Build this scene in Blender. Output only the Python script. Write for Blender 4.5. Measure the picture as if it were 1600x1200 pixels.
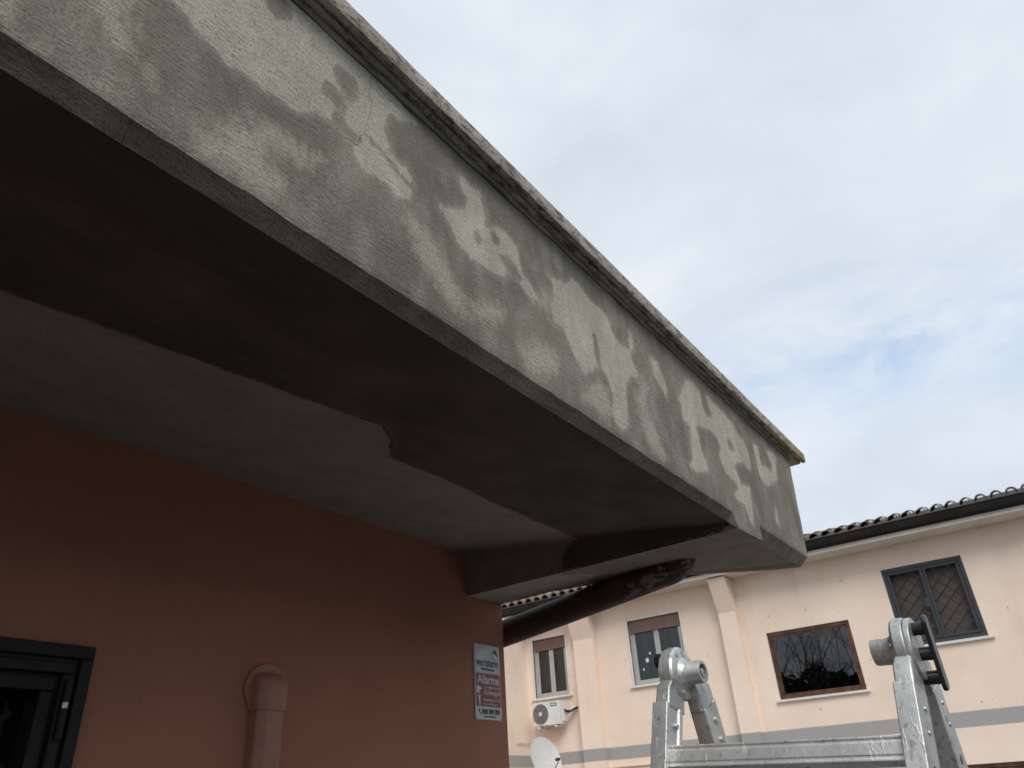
import bpy, bmesh, math, random
import numpy as np
from mathutils import Vector, Matrix, noise
R = math.radians
random.seed(7)
for o in list(bpy.data.objects): bpy.data.objects.remove(o)
scene = bpy.context.scene
COL = scene.collection

# ------------------------------------------------------------------ camera
# X runs along the grey eave, Y runs into the near house, Z is up (metres)
cam_data = bpy.data.cameras.new('camera')
cam = bpy.data.objects.new('camera', cam_data); COL.objects.link(cam)
right = Vector((0.58738, -0.80736, -0.05615))
down = Vector((0.36934, 0.32915, -0.86905))
fwd = Vector((0.72012, 0.48973, 0.49152))
M = Matrix.Identity(4)
for i in range(3):
    M[i][0] = right[i]; M[i][1] = -down[i]; M[i][2] = -fwd[i]
M[2][3] = 1.6
cam.matrix_world = M
cam_data.sensor_width = 36.0
cam_data.lens = 1158.9 / 1600 * 36
cam_data.clip_start = 0.02; cam_data.clip_end = 2000
cam_data.dof.use_dof = True
cam_data.dof.focus_distance = 1.5
cam_data.dof.aperture_fstop = 10.5
scene.camera = cam

# ------------------------------------------------------------------ light
SUN_EL, SUN_AZ = 42.0, 222.0        # azimuth: compass-like angle of the sun measured from +X towards +Y
sd = Vector((math.cos(R(SUN_EL)) * math.cos(R(SUN_AZ)), math.cos(R(SUN_EL)) * math.sin(R(SUN_AZ)), math.sin(R(SUN_EL))))
sun_data = bpy.data.lights.new('sun', 'SUN')
sun_data.energy = 1.5; sun_data.angle = R(30); sun_data.color = (1.0, 0.955, 0.89)
sun = bpy.data.objects.new('sun', sun_data); COL.objects.link(sun)
sun.rotation_euler = (-sd).to_track_quat('-Z', 'Y').to_euler()
sun.location = (0, 0, 30)

world = bpy.data.worlds.new('World'); scene.world = world
world.use_nodes = True
wn, wl = world.node_tree.nodes, world.node_tree.links
wn.clear()
def W(t, **kw):
    n = wn.new(t)
    for k, v in kw.items():
        if k in n.inputs: n.inputs[k].default_value = v
        else: setattr(n, k, v)
    return n
out = W('ShaderNodeOutputWorld')
sky = W('ShaderNodeTexSky'); sky.sky_type = 'NISHITA'; sky.sun_disc = False
sky.sun_elevation = R(SUN_EL); sky.sun_rotation = R(90 - SUN_AZ)
sky.air_density = 1.4; sky.dust_density = 0.2; sky.ozone_density = 3.0
bg_sky = W('ShaderNodeBackground', Strength=0.15); wl.new(sky.outputs[0], bg_sky.inputs[0])
tc = W('ShaderNodeTexCoord')
# clouds: broad bright deck with soft darker bellies
mp = W('ShaderNodeMapping'); mp.inputs['Scale'].default_value = (1.0, 1.0, 2.4); wl.new(tc.outputs['Generated'], mp.inputs[0])
n1 = W('ShaderNodeTexNoise', Scale=2.6, Detail=7.0, Roughness=0.52, Distortion=0.35); wl.new(mp.outputs[0], n1.inputs['Vector'])
ramp = W('ShaderNodeValToRGB'); wl.new(n1.outputs[0], ramp.inputs[0])
cr = ramp.color_ramp
cr.elements[0].position = 0.30; cr.elements[0].color = (0.645, 0.72, 0.81, 1)
cr.elements[1].position = 0.66; cr.elements[1].color = (0.82, 0.87, 0.93, 1)
e = cr.elements.new(0.47); e.color = (0.725, 0.795, 0.88, 1)
bg_cl = W('ShaderNodeBackground', Strength=0.755); wl.new(ramp.outputs[0], bg_cl.inputs[0])
# gaps of thin cloud: scattered softly over the deck, the widest one over the far roof
def dot(v, shift):
    d = W('ShaderNodeVectorMath', operation='DOT_PRODUCT'); d.inputs[1].default_value = v
    wl.new(tc.outputs['Generated'], d.inputs[0])
    a = W('ShaderNodeMath', operation='SUBTRACT'); wl.new(d.outputs['Value'], a.inputs[0]); a.inputs[1].default_value = shift
    return a
def mth(op, a, b=None, clamp=False):
    m = W('ShaderNodeMath', operation=op); m.use_clamp = clamp
    for i, v in enumerate((a, b)):
        if v is None: continue
        if isinstance(v, (int, float)): m.inputs[i].default_value = v
        else: wl.new(v.outputs[0], m.inputs[i])
    return m
g0 = Vector((0.886, 0.085, 0.447)).normalized()
t1 = Vector((0.055, -0.99, -0.04)); t1 = (t1 - g0 * t1.dot(g0)).normalized(); t2 = g0.cross(t1)
da = mth('DIVIDE', dot(t1, 0.0), 0.25); db = mth('DIVIDE', dot(t2, 0.0), 0.070); df = dot(g0, 0.0)
rr = mth('ADD', mth('POWER', mth('ABSOLUTE', da), 2.0), mth('POWER', mth('ABSOLUTE', db), 2.0))
gap = mth('MULTIPLY', mth('POWER', 2.718, mth('MULTIPLY', rr, -1.0)), mth('GREATER_THAN', df, 0.0))
mp2 = W('ShaderNodeMapping'); mp2.inputs['Scale'].default_value = (1.0, 1.0, 2.6); wl.new(tc.outputs['Generated'], mp2.inputs[0])
n2 = W('ShaderNodeTexNoise', Scale=9.0, Detail=8.0, Roughness=0.6, Distortion=0.5); wl.new(mp2.outputs[0], n2.inputs['Vector'])
n3 = W('ShaderNodeTexNoise', Scale=1.9, Detail=4.0, Roughness=0.5); wl.new(mp2.outputs[0], n3.inputs['Vector'])
wisps = mth('MULTIPLY', mth('SUBTRACT', n2, 0.30, True), 2.1)
thin = mth('MULTIPLY', mth('SUBTRACT', n3, 0.50, True), 1.0)
open_ = mth('ADD', mth('MULTIPLY', gap, wisps), mth('MULTIPLY', thin, mth('MULTIPLY', wisps, 0.35)), True)
open_ = mth('MULTIPLY', open_, 0.72, True)
mix = W('ShaderNodeMixShader'); wl.new(open_.outputs[0], mix.inputs[0])
wl.new(bg_cl.outputs[0], mix.inputs[1]); wl.new(bg_sky.outputs[0], mix.inputs[2])
wl.new(mix.outputs[0], out.inputs[0])

scene.view_settings.view_transform = 'Standard'
scene.view_settings.look = 'None'
scene.view_settings.exposure = 0.42
scene.view_settings.gamma = 1.0
scene.view_settings.use_curve_mapping = False

# ------------------------------------------------------------------ helpers
class MB:
    def __init__(s): s.v = []; s.f = []
    def add(s, vs, fs):
        b = len(s.v); s.v += [tuple(p) for p in vs]; s.f += [tuple(b + i for i in f) for f in fs]; return s
    def box(s, x0, x1, y0, y1, z0, z1):
        return s.add([(x, y, z) for x in (x0, x1) for y in (y0, y1) for z in (z0, z1)],
                     [(0, 1, 3, 2), (4, 6, 7, 5), (0, 4, 5, 1), (2, 3, 7, 6), (0, 2, 6, 4), (1, 5, 7, 3)])
    def obox(s, c, u, v, w, a, b, d):
        """oriented box: centre c, unit axes u v w, half sizes a b d"""
        c, u, v, w = Vector(c), Vector(u), Vector(v), Vector(w)
        return s.add([c + u * i * a + v * j * b + w * k * d for i in (-1, 1) for j in (-1, 1) for k in (-1, 1)],
                     [(0, 1, 3, 2), (4, 6, 7, 5), (0, 4, 5, 1), (2, 3, 7, 6), (0, 2, 6, 4), (1, 5, 7, 3)])
    def prism(s, pts, fn0, fn1):
        """closed prism: pts 2-D outline, fn0/fn1 map (a,b) to the two end points"""
        n = len(pts); vs = [fn0(*p) for p in pts] + [fn1(*p) for p in pts]
        return s.add(vs, [tuple(range(n - 1, -1, -1)), tuple(range(n, 2 * n))] + [(i, (i + 1) % n, n + (i + 1) % n, n + i) for i in range(n)])
    def tube(s, pts, rad, seg=10, cap=True):
        pts = [Vector(p) for p in pts]; n = len(pts)
        rads = rad if isinstance(rad, (list, tuple)) else [rad] * n
        b = len(s.v); ref = None
        for i, p in enumerate(pts):
            d = (pts[min(i + 1, n - 1)] - pts[max(i - 1, 0)]).normalized()
            if ref is None: ref = d.orthogonal().normalized()
            ref = (ref - d * ref.dot(d)).normalized(); q = d.cross(ref)
            for k in range(seg):
                a = 2 * math.pi * k / seg
                s.v.append(tuple(p + (ref * math.cos(a) + q * math.sin(a)) * rads[i]))
        for i in range(n - 1):
            for k in range(seg):
                k2 = (k + 1) % seg
                s.f.append((b + i * seg + k, b + i * seg + k2, b + (i + 1) * seg + k2, b + (i + 1) * seg + k))
        if cap:
            s.f.append(tuple(b + k for k in reversed(range(seg)))); s.f.append(tuple(b + (n - 1) * seg + k for k in range(seg)))
        return s
    def disc(s, c, axis, r0, h, seg=28, r1=None):
        c, axis = Vector(c), Vector(axis).normalized()
        return s.tube([c, c + axis * h], [r0, r0 if r1 is None else r1], seg)
    def build(s, name, mat, parent=None, smooth=False, bevel=0, bseg=2, auto=None):
        me = bpy.data.meshes.new(name); me.from_pydata(s.v, [], s.f); me.update()
        bm = bmesh.new(); bm.from_mesh(me); bmesh.ops.recalc_face_normals(bm, faces=bm.faces); bm.to_mesh(me); bm.free()
        return link(name, me, mat, parent, smooth, bevel, bseg, auto)
def link(name, me, mat, parent=None, smooth=False, bevel=0, bseg=2, auto=None):
    o = bpy.data.objects.new(name, me); COL.objects.link(o)
    if mat and not me.materials: me.materials.append(mat)
    if parent: o.parent = parent
    if bevel:
        m = o.modifiers.new('bevel', 'BEVEL'); m.width = bevel; m.segments = bseg; m.limit_method = 'ANGLE'; m.angle_limit = R(35)
    if smooth or bevel:
        ang = R(auto if auto else 40)
        me.polygons.foreach_set('use_smooth', [True] * len(me.polygons))
        try: me.set_sharp_from_angle(angle=ang)
        except Exception: pass
        if bevel: 
            w = o.modifiers.new('normals', 'WEIGHTED_NORMAL'); w.keep_sharp = False
    return o
def empty(name, loc=(0, 0, 0), parent=None):
    o = bpy.data.objects.new(name, None); COL.objects.link(o); o.location = loc; o.empty_display_size = 0.1
    if parent: o.parent = parent
    return o
def tag(o, label, cat, group=None):
    o['label'] = label; o['category'] = cat
    if group: o['group'] = group
    return o
def struct(o): o['kind'] = 'structure'; return o
def reloc(root):
    """children were built in world metres: keep them there although the root Empty sits at the thing's base"""
    bpy.context.view_layer.update()
    inv = Matrix.Translation(root.location).inverted()
    for c in root.children: c.matrix_parent_inverse = inv

def wall_holes(axis, u0, u1, z0, z1, d0, d1, holes, extra_z=()):
    """wall slab with rectangular openings. axis 'x': the wall runs along Y at x=d0 (front) to d1; axis 'y': runs along X at y=d0"""
    us = sorted({u0, u1} | {h[0] for h in holes} | {h[1] for h in holes}); zs = sorted({z0, z1} | {h[2] for h in holes} | {h[3] for h in holes} | set(extra_z))
    P = (lambda u, z, d: (d, u, z)) if axis == 'x' else (lambda u, z, d: (u, d, z))
    mb = MB()
    inside = lambda a, b: any(h[0] - 1e-6 < a < h[1] + 1e-6 and h[2] - 1e-6 < b < h[3] + 1e-6 for h in holes)
    for i in range(len(us) - 1):
        for j in range(len(zs) - 1):
            if inside((us[i] + us[i + 1]) / 2, (zs[j] + zs[j + 1]) / 2): continue
            for d in (d0, d1):
                mb.add([P(us[i], zs[j], d), P(us[i + 1], zs[j], d), P(us[i + 1], zs[j + 1], d), P(us[i], zs[j + 1], d)], [(0, 1, 2, 3)])
    for a, b, c, d in list(holes) + [(u0, u1, z0, z1)]:
        for q in ([(a, c), (b, c)], [(b, c), (b, d)], [(b, d), (a, d)], [(a, d), (a, c)]):
            mb.add([P(*q[0], d0), P(*q[1], d0), P(*q[1], d1), P(*q[0], d1)], [(0, 1, 2, 3)])
    me = bpy.data.meshes.new('w'); me.from_pydata(mb.v, [], mb.f)
    bm = bmesh.new(); bm.from_mesh(me); bmesh.ops.remove_doubles(bm, verts=bm.verts, dist=1e-5); bmesh.ops.recalc_face_normals(bm, faces=bm.faces)
    bm.to_mesh(me); bm.free(); return me

# ------------------------------------------------------------------ materials
class MT:
    def __init__(s, name, color=(0.5, 0.5, 0.5), rough=0.7, metal=0.0, spec=0.5):
        s.m = bpy.data.materials.new(name); s.m.use_nodes = True
        s.n, s.l = s.m.node_tree.nodes, s.m.node_tree.links
        s.b = s.n['Principled BSDF']
        s.b.inputs['Base Color'].default_value = (*color, 1); s.b.inputs['Roughness'].default_value = rough
        s.b.inputs['Metallic'].default_value = metal; s.b.inputs['Specular IOR Level'].default_value = spec
        s.tc = s.n.new('ShaderNodeTexCoord')
    def node(s, t, **kw):
        n = s.n.new(t)
        for k, v in kw.items():
            if k in n.inputs: n.inputs[k].default_value = v
            else: setattr(n, k, v)
        return n
    def noise(s, scale, detail=5, rough=0.55, stretch=(1, 1, 1), rot=(0, 0, 0), dist=0.0):
        mp = s.node('ShaderNodeMapping'); mp.inputs['Scale'].default_value = stretch; mp.inputs['Rotation'].default_value = rot
        s.l.new(s.tc.outputs['Object'], mp.inputs[0])
        n = s.node('ShaderNodeTexNoise', Scale=scale, Detail=detail, Roughness=rough, Distortion=dist)
        s.l.new(mp.outputs[0], n.inputs['Vector']); return n.outputs[0]
    def attr(s, name):
        a = s.node('ShaderNodeAttribute'); a.attribute_name = name; return a.outputs['Fac']
    def math(s, op, a, b=0.0, clamp=False):
        m = s.node('ShaderNodeMath', operation=op); m.use_clamp = clamp
        for i, v in enumerate((a, b)):
            if isinstance(v, (int, float)): m.inputs[i].default_value = v
            else: s.l.new(v, m.inputs[i])
        return m.outputs[0]
    def step(s, x, lo, hi):
        m = s.node('ShaderNodeMapRange', interpolation_type='SMOOTHSTEP')
        m.inputs['From Min'].default_value = lo; m.inputs['From Max'].default_value = hi
        s.l.new(x, m.inputs['Value']); return m.outputs[0]
    def lerp(s, f, a, b, blend='MIX'):
        m = s.node('ShaderNodeMix', data_type='RGBA', blend_type=blend)
        if isinstance(f, (int, float)): m.inputs[0].default_value = f
        else: s.l.new(f, m.inputs[0])
        for i, v in ((6, a), (7, b)):
            if isinstance(v, tuple): m.inputs[i].default_value = (*v, 1)
            else: s.l.new(v, m.inputs[i])
        return m.outputs[2]
    def color(s, c): s.l.new(c, s.b.inputs['Base Color']); return s
    def rough(s, c): s.l.new(c, s.b.inputs['Roughness']); return s
    def bump(s, h, strength=0.3, dist=0.01, prev=None):
        b = s.node('ShaderNodeBump', Strength=strength, Distance=dist); s.l.new(h, b.inputs['Height'])
        if prev is not None: s.l.new(prev, b.inputs['Normal'])
        s.l.new(b.outputs[0], s.b.inputs['Normal']); return b.outputs[0]
    def mottle(s, base, amount=0.12, scale=4.0, fine=60.0, bump=0.15, bdist=0.004):
        """stock wear: broad and fine tone changes plus fine relief"""
        a = s.noise(scale, 6, 0.6); f = s.noise(fine, 3, 0.6)
        dk = tuple(c * (1 - amount * 2) for c in base); lt = tuple(min(1, c * (1 + amount)) for c in base)
        c = s.lerp(s.step(a, 0.3, 0.7), dk, lt)
        c = s.lerp(s.math('MULTIPLY', s.step(f, 0.55, 0.75), amount * 2), c, tuple(x * 0.5 for x in base))
        s.color(c)
        if bump: s.bump(f, bump, bdist)
        return s

# fresh cement render with damp and dried patches
def cement(name, dry=(0.655, 0.625, 0.525), damp=(0.252, 0.233, 0.187), patches=True):
    t = MT(name, rough=0.85, spec=0.25)
    warp = t.noise(20, 5, 0.62); warp2 = t.noise(58, 5, 0.7, (1, 1, 0.5)); broad = t.noise(3.1, 5, 0.6); mid = t.noise(9, 5, 0.6, (1, 1, 0.45), (0, R(-20), 0))
    grain = t.noise(230, 3, 0.75); coarse = t.noise(95, 4, 0.75)
    strokes = t.noise(26, 4, 0.7, (1, 1, 9), (0, R(-14), 0)); strokes2 = t.noise(60, 3, 0.6, (0.7, 1, 8), (0, R(28), 0))
    base = t.lerp(t.step(broad, 0.32, 0.68), tuple(c * 0.84 for c in damp), tuple(c * 1.22 for c in damp))
    base = t.lerp(t.math('MULTIPLY', t.step(mid, 0.44, 0.70), 0.45), base, tuple(c * 0.75 for c in dry))
    if patches:
        wob = t.math('ADD', t.math('MULTIPLY', t.math('SUBTRACT', warp, 0.5), 0.026), t.math('ADD', t.math('MULTIPLY', t.math('SUBTRACT', warp2, 0.5), 0.034), t.math('MULTIPLY', t.math('SUBTRACT', grain, 0.5), 0.010)))
        soft = t.math('ADD', t.attr('soft'), t.math('MULTIPLY', wob, 2.5))
        soft = t.math('ADD', soft, t.math('MULTIPLY', t.math('SUBTRACT', coarse, 0.5), 0.03))
        base = t.lerp(t.math('MULTIPLY', t.step(soft, -0.024, 0.034), 0.62), base, tuple(c * f for c, f in zip(dry, (0.96, 0.945, 0.90))))
        halo = t.math('ADD', t.attr('light'), wob)
        f1 = t.math('MULTIPLY', t.step(halo, -0.030, 0.004), 0.22); base = t.lerp(f1, base, dry)
        lt = t.math('MULTIPLY', t.math('ADD', t.math('MULTIPLY', t.step(halo, -0.0035, 0.0035), 0.78), t.math('MULTIPLY', t.step(halo, -0.020, 0.018), 0.22)), t.math('ADD', 0.74, t.math('MULTIPLY', t.step(broad, 0.3, 0.65), 0.26)))
        inner = t.lerp(t.step(mid, 0.35, 0.7), tuple(c * 0.86 for c in dry), tuple(c * 1.10 for c in dry))
        base = t.lerp(t.math('MULTIPLY', lt, 0.93), base, inner)
        lil = t.math('MULTIPLY', t.step(t.math('ADD', t.attr('bloom'), t.math('MULTIPLY', wob, 3.0)), -0.01, 0.035), 0.30)
        base = t.lerp(lil, base, (0.43, 0.41, 0.43))
    pit = t.math('MAXIMUM', t.step(grain, 0.50, 0.64), t.math('MULTIPLY', t.step(coarse, 0.54, 0.68), 0.7))
    base = t.lerp(t.math('MULTIPLY', pit, 0.50), base, (0.06, 0.056, 0.046))
    base = t.lerp(t.math('MULTIPLY', t.step(strokes, 0.52, 0.74), 0.34), base, (0.09, 0.088, 0.08))
    mpc = t.node('ShaderNodeMapping'); mpc.inputs['Scale'].default_value = (1, 0.05, 0.8); t.l.new(t.tc.outputs['Object'], mpc.inputs[0])
    vo = t.node('ShaderNodeTexVoronoi', feature='DISTANCE_TO_EDGE', Scale=2.6); mxv = t.node('ShaderNodeVectorMath', operation='ADD'); t.l.new(mpc.outputs[0], mxv.inputs[0])
    nv = t.node('ShaderNodeTexNoise', Scale=9.0, Detail=4.0); t.l.new(mpc.outputs[0], nv.inputs['Vector'])
    sv = t.node('ShaderNodeVectorMath', operation='SCALE'); sv.inputs['Scale'].default_value = 0.10; t.l.new(nv.outputs['Color'], sv.inputs[0]); t.l.new(sv.outputs[0], mxv.inputs[1]); t.l.new(mxv.outputs[0], vo.inputs['Vector'])
    crack = t.math('MULTIPLY', t.math('SUBTRACT', 1.0, t.step(vo.outputs['Distance'], 0.0008, 0.0045)), t.step(broad, 0.50, 0.60))
    base = t.lerp(t.math('MULTIPLY', crack, 0.55), base, (0.06, 0.055, 0.045))       # hairline shrinkage cracks
    t.color(base)
    h = t.math('ADD', t.math('MULTIPLY', grain, 0.45), t.math('ADD', t.math('MULTIPLY', coarse, 0.5), t.math('ADD', t.math('MULTIPLY', strokes, 0.75), t.math('MULTIPLY', strokes2, 0.45))))
    n1_ = t.bump(h, 1.0, 0.0085)
    t.bump(broad, 0.5, 0.02, n1_)
    return t.m
M_FASCIA = cement('fascia_cement')
M_CEMENT = cement('plain_cement', patches=False)
def soffit_mat(name='soffit_plaster', pa=(0.265, 0.245, 0.208), pb=(0.325, 0.30, 0.255)):
    t = MT(name, rough=0.9, spec=0.2)
    w = t.noise(7, 5, 0.65); fine = t.noise(90, 3, 0.6); broad = t.noise(2.2, 4, 0.6); st = t.noise(14, 5, 0.65, (0.25, 1, 1))
    e = t.math('ADD', t.attr('cement'), t.math('MULTIPLY', t.math('SUBTRACT', w, 0.5), 0.018))
    e = t.math('ADD', e, t.math('MULTIPLY', t.math('SUBTRACT', st, 0.5), 0.060))
    e = t.math('ADD', e, t.math('MULTIPLY', t.math('SUBTRACT', fine, 0.5), 0.012))
    wet = t.lerp(t.step(broad, 0.35, 0.7), (0.075, 0.067, 0.055), (0.128, 0.115, 0.094))
    wet = t.lerp(t.math('MULTIPLY', t.step(st, 0.5, 0.8), 0.35), wet, (0.17, 0.153, 0.125))
    paint = t.lerp(t.step(w, 0.3, 0.7), pa, pb)
    paint = t.lerp(t.step(t.math('ADD', t.attr('pale'), t.math('MULTIPLY', t.math('SUBTRACT', st, 0.5), 0.08)), 0.02, 0.05), paint, (0.40, 0.37, 0.315))
    c = t.lerp(t.math('ADD', t.math('MULTIPLY', t.step(e, -0.004, 0.004), 0.55), t.math('MULTIPLY', t.step(e, -0.030, 0.030), 0.45)), paint, wet)
    ln = t.math('MULTIPLY', t.math('SUBTRACT', 1.0, t.step(t.math('ABSOLUTE', e), 0.0012, 0.0045)), t.step(broad, 0.42, 0.52))
    c = t.lerp(t.math('MULTIPLY', ln, 0.8), c, (0.03, 0.026, 0.022))            # ragged lip of the new render
    t.color(t.lerp(t.math('MULTIPLY', t.step(fine, 0.56, 0.74), 0.3), c, (0.06, 0.055, 0.05)))
    t.bump(t.math('ADD', t.math('MULTIPLY', t.step(e, -0.006, 0.006), 1.5), t.math('ADD', t.math('MULTIPLY', fine, 0.4), st)), 0.5, 0.004)
    return t.m
M_SOFFIT = soffit_mat()
M_BEAM = soffit_mat('beam_render', (0.22, 0.20, 0.17), (0.29, 0.265, 0.225))
def salmon():
    t = MT('salmon_stucco', rough=0.9, spec=0.2)
    a = t.noise(1.6, 5, 0.6); f = t.noise(150, 3, 0.7); g = t.noise(60, 3, 0.6); sp = t.noise(34, 2, 0.5)
    c = t.lerp(t.step(a, 0.3, 0.7), (0.39, 0.18, 0.122), (0.45, 0.212, 0.147))
    c = t.lerp(t.math('MULTIPLY', t.step(sp, 0.70, 0.76), 0.22), c, (0.20, 0.08, 0.055))
    c = t.lerp(t.math('MULTIPLY', t.step(f, 0.52, 0.72), 0.30), c, (0.24, 0.095, 0.06))
    t.color(c); t.bump(t.math('ADD', f, t.math('MULTIPLY', g, 0.8)), 0.6, 0.004); return t.m
M_SALMON = salmon()
M_TRUNK = MT('salmon_plastic', (0.42, 0.20, 0.135), 0.5).mottle((0.40, 0.185, 0.127), 0.06, 6, 120, 0.05, 0.001).m
def stone():
    t = MT('weathered_travertine', rough=0.85, spec=0.3)
    a = t.noise(5, 6, 0.65); f = t.noise(110, 4, 0.7); p = t.noise(45, 4, 0.7, (0.35, 1, 1)); li = t.noise(17, 5, 0.7)
    c = t.lerp(t.step(a, 0.3, 0.7), (0.33, 0.295, 0.25), (0.52, 0.475, 0.41))
    c = t.lerp(t.math('MULTIPLY', t.step(p, 0.48, 0.62), 0.8), c, (0.07, 0.062, 0.05))
    c = t.lerp(t.math('MULTIPLY', t.step(f, 0.52, 0.66), 0.7), c, (0.09, 0.08, 0.065))
    x = t.node('ShaderNodeSeparateXYZ'); t.l.new(t.tc.outputs['Object'], x.inputs[0])
    far = t.step(x.outputs[0], 2.9, 4.1)                       # lichen has taken the exposed corner stones
    li2 = t.math('MULTIPLY', t.step(li, 0.44, 0.58), far)
    c = t.lerp(t.math('MULTIPLY', li2, 0.85), c, (0.33, 0.25, 0.06))
    t.color(c); t.bump(t.math('ADD', f, p), 0.7, 0.005); return t.m
M_STONE = stone()
M_MORTAR = MT('bedding_mortar', rough=0.9).mottle((0.20, 0.185, 0.16), 0.2, 9, 80, 0.6, 0.005).m
M_CHAR = MT('charcoal_metal', (0.02, 0.018, 0.018), 0.6, 0.0, 0.3).mottle((0.019, 0.017, 0.018), 0.12, 8, 130, 0.25, 0.001).m
M_DARKROOM = MT('dark_room_shade', (0.015, 0.012, 0.012), 0.9).m  # near-black colour stands in for the shade of unlit rooms
M_STEEL = MT('bright_steel', (0.4, 0.4, 0.4), 0.3, 1.0).m
M_BLACK = MT('black_plastic', (0.016, 0.016, 0.019), 0.35).mottle((0.017, 0.017, 0.02), 0.2, 30, 200, 0.1, 0.001).m
def alu(name, base, wear):
    t = MT(name, rough=0.45, metal=0.75)
    a = t.noise(14, 5, 0.65); f = t.noise(120, 4, 0.7); sp = t.noise(48, 4, 0.75); dr = t.noise(60, 3, 0.7, (1, 1, 0.2)); sw = t.noise(9, 4, 0.6, (1, 1, 0.35))
    c = t.lerp(t.step(a, 0.3, 0.7), tuple(x * 0.82 for x in base), tuple(min(1, x * 1.1) for x in base))
    c = t.lerp(t.math('MULTIPLY', t.step(sp, 0.56, 0.66), wear), c, (0.20, 0.20, 0.195))
    c = t.lerp(t.math('MULTIPLY', t.step(f, 0.60, 0.68), wear * 0.8), c, (0.16, 0.16, 0.155))
    spl = t.math('MULTIPLY', t.step(dr, 0.60, 0.66), wear)
    spl = t.math('ADD', spl, t.math('MULTIPLY', t.step(sw, 0.57, 0.64), wear * 0.8), True)
    c = t.lerp(spl, c, (0.46, 0.45, 0.41))
    t.color(c)
    t.rough(t.math('ADD', t.math('MULTIPLY', f, 0.25), 0.32))
    t.l.new(t.math('SUBTRACT', 0.75, t.math('MULTIPLY', spl, 0.75)), t.b.inputs['Metallic'])
    t.bump(t.math('ADD', f, t.math('MULTIPLY', spl, 1.5)), 0.3, 0.0012); return t.m
M_ALU = alu('aluminium', (0.68, 0.68, 0.67), 0.6)
M_CAST = alu('cast_aluminium', (0.56, 0.56, 0.545), 0.75)
def pipe_mat():
    t = MT('brown_pipe_paint', rough=0.45)
    a = t.noise(5, 5, 0.6); sp = t.noise(24, 5, 0.7, (1.0, 0.35, 1.0)); f = t.noise(75, 3, 0.6)
    c = t.lerp(t.step(a, 0.3, 0.7), (0.032, 0.016, 0.012), (0.06, 0.03, 0.023))
    c = t.lerp(t.math('MULTIPLY', t.step(f, 0.72, 0.76), 0.8), c, (0.5, 0.48, 0.44))
    x = t.node('ShaderNodeSeparateXYZ'); t.l.new(t.tc.outputs['Object'], x.inputs[0])
    m = t.math('MULTIPLY', t.step(sp, 0.52, 0.56), t.math('SUBTRACT', 1.0, t.step(x.outputs[1], 1.50, 1.72)))
    c = t.lerp(t.math('MULTIPLY', m, 0.85), c, (0.27, 0.25, 0.22))
    t.color(c); t.rough(t.math('ADD', t.math('MULTIPLY', m, 0.25), 0.62)); t.bump(m, 0.4, 0.003); return t.m
M_PIPE = pipe_mat()
def house_wall():
    t = MT('cream_stucco', rough=0.9, spec=0.2)
    a = t.noise(0.7, 5, 0.6); f = t.noise(50, 3, 0.6); st = t.noise(1.1, 5, 0.65, (1, 1, 0.25)); dots = t.noise(11, 1, 0.3)
    c = t.lerp(t.step(a, 0.3, 0.7), (0.79, 0.637, 0.525), (0.86, 0.717, 0.605))
    c = t.lerp(t.math('MULTIPLY', t.step(st, 0.52, 0.75), 0.38), c, (0.58, 0.48, 0.39))
    x = t.node('ShaderNodeSeparateXYZ'); t.l.new(t.tc.outputs['Object'], x.inputs[0]); z = x.outputs[2]
    up = t.math('GREATER_THAN', z, 2.32); dn = t.math('LESS_THAN', z, 2.575)
    c = t.lerp(t.math('MULTIPLY', up, dn), c, (0.36, 0.35, 0.345))           # painted grey string course
    c = t.lerp(t.math('MULTIPLY', t.math('LESS_THAN', z, 2.17), t.math('GREATER_THAN', x.outputs[1], 5.61)), c, (0.74, 0.58, 0.52))          # pinker paint below the ledge
    c = t.lerp(t.math('MULTIPLY', t.step(dots, 0.80, 0.81), 0.6), c, (0.30, 0.24, 0.19))
    t.color(c); t.bump(f, 0.2, 0.003); return t.m
M_HOUSE = house_wall()
M_EAVE = MT('eave_plaster', rough=0.9).mottle((0.66, 0.60, 0.54), 0.06, 2, 40, 0.1, 0.003).m
M_GUTTER = MT('dark_gutter_metal', rough=0.8, spec=0.2).mottle((0.016, 0.014, 0.013), 0.15, 3, 60, 0.05, 0.002).m
def tile_mat():
    t = MT('old_roof_tile', rough=0.9)
    oi = t.node('ShaderNodeObjectInfo'); a = t.noise(7, 5, 0.65); li = t.noise(12, 5, 0.7)
    c = t.lerp(oi.outputs['Random'], (0.13, 0.085, 0.06), (0.24, 0.175, 0.125))
    c = t.lerp(t.step(a, 0.45, 0.7), c, (0.16, 0.13, 0.10)); c = t.lerp(t.math('MULTIPLY', t.step(li, 0.58, 0.66), 0.8), c, (0.26, 0.23, 0.12))
    t.color(c); t.bump(a, 0.4, 0.01); return t.m
M_TILE = tile_mat()
M_DECK = MT('shade_dark_membrane', (0.03, 0.026, 0.023), 0.9).mottle((0.012, 0.011, 0.010), 0.2, 3, 40, 0.1, 0.003).m  # dark membrane, blackened further for the shade in the tile hollows
M_BAR = MT('dark_bar_paint', (0.02, 0.018, 0.018), 0.5).mottle((0.022, 0.019, 0.019), 0.1, 4, 60, 0.0).m
M_MARBLE = MT('white_marble', rough=0.6).mottle((0.72, 0.69, 0.65), 0.06, 3, 50, 0.05, 0.002).m
M_GREYFRAME = MT('grey_window_aluminium', (0.42, 0.42, 0.42), 0.4).mottle((0.44, 0.44, 0.44), 0.05, 4, 80, 0.0).m
M_SHUTTER = MT('brown_roller_shutter', (0.15, 0.09, 0.075), 0.6).mottle((0.17, 0.105, 0.088), 0.08, 4, 60, 0.0).m
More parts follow.
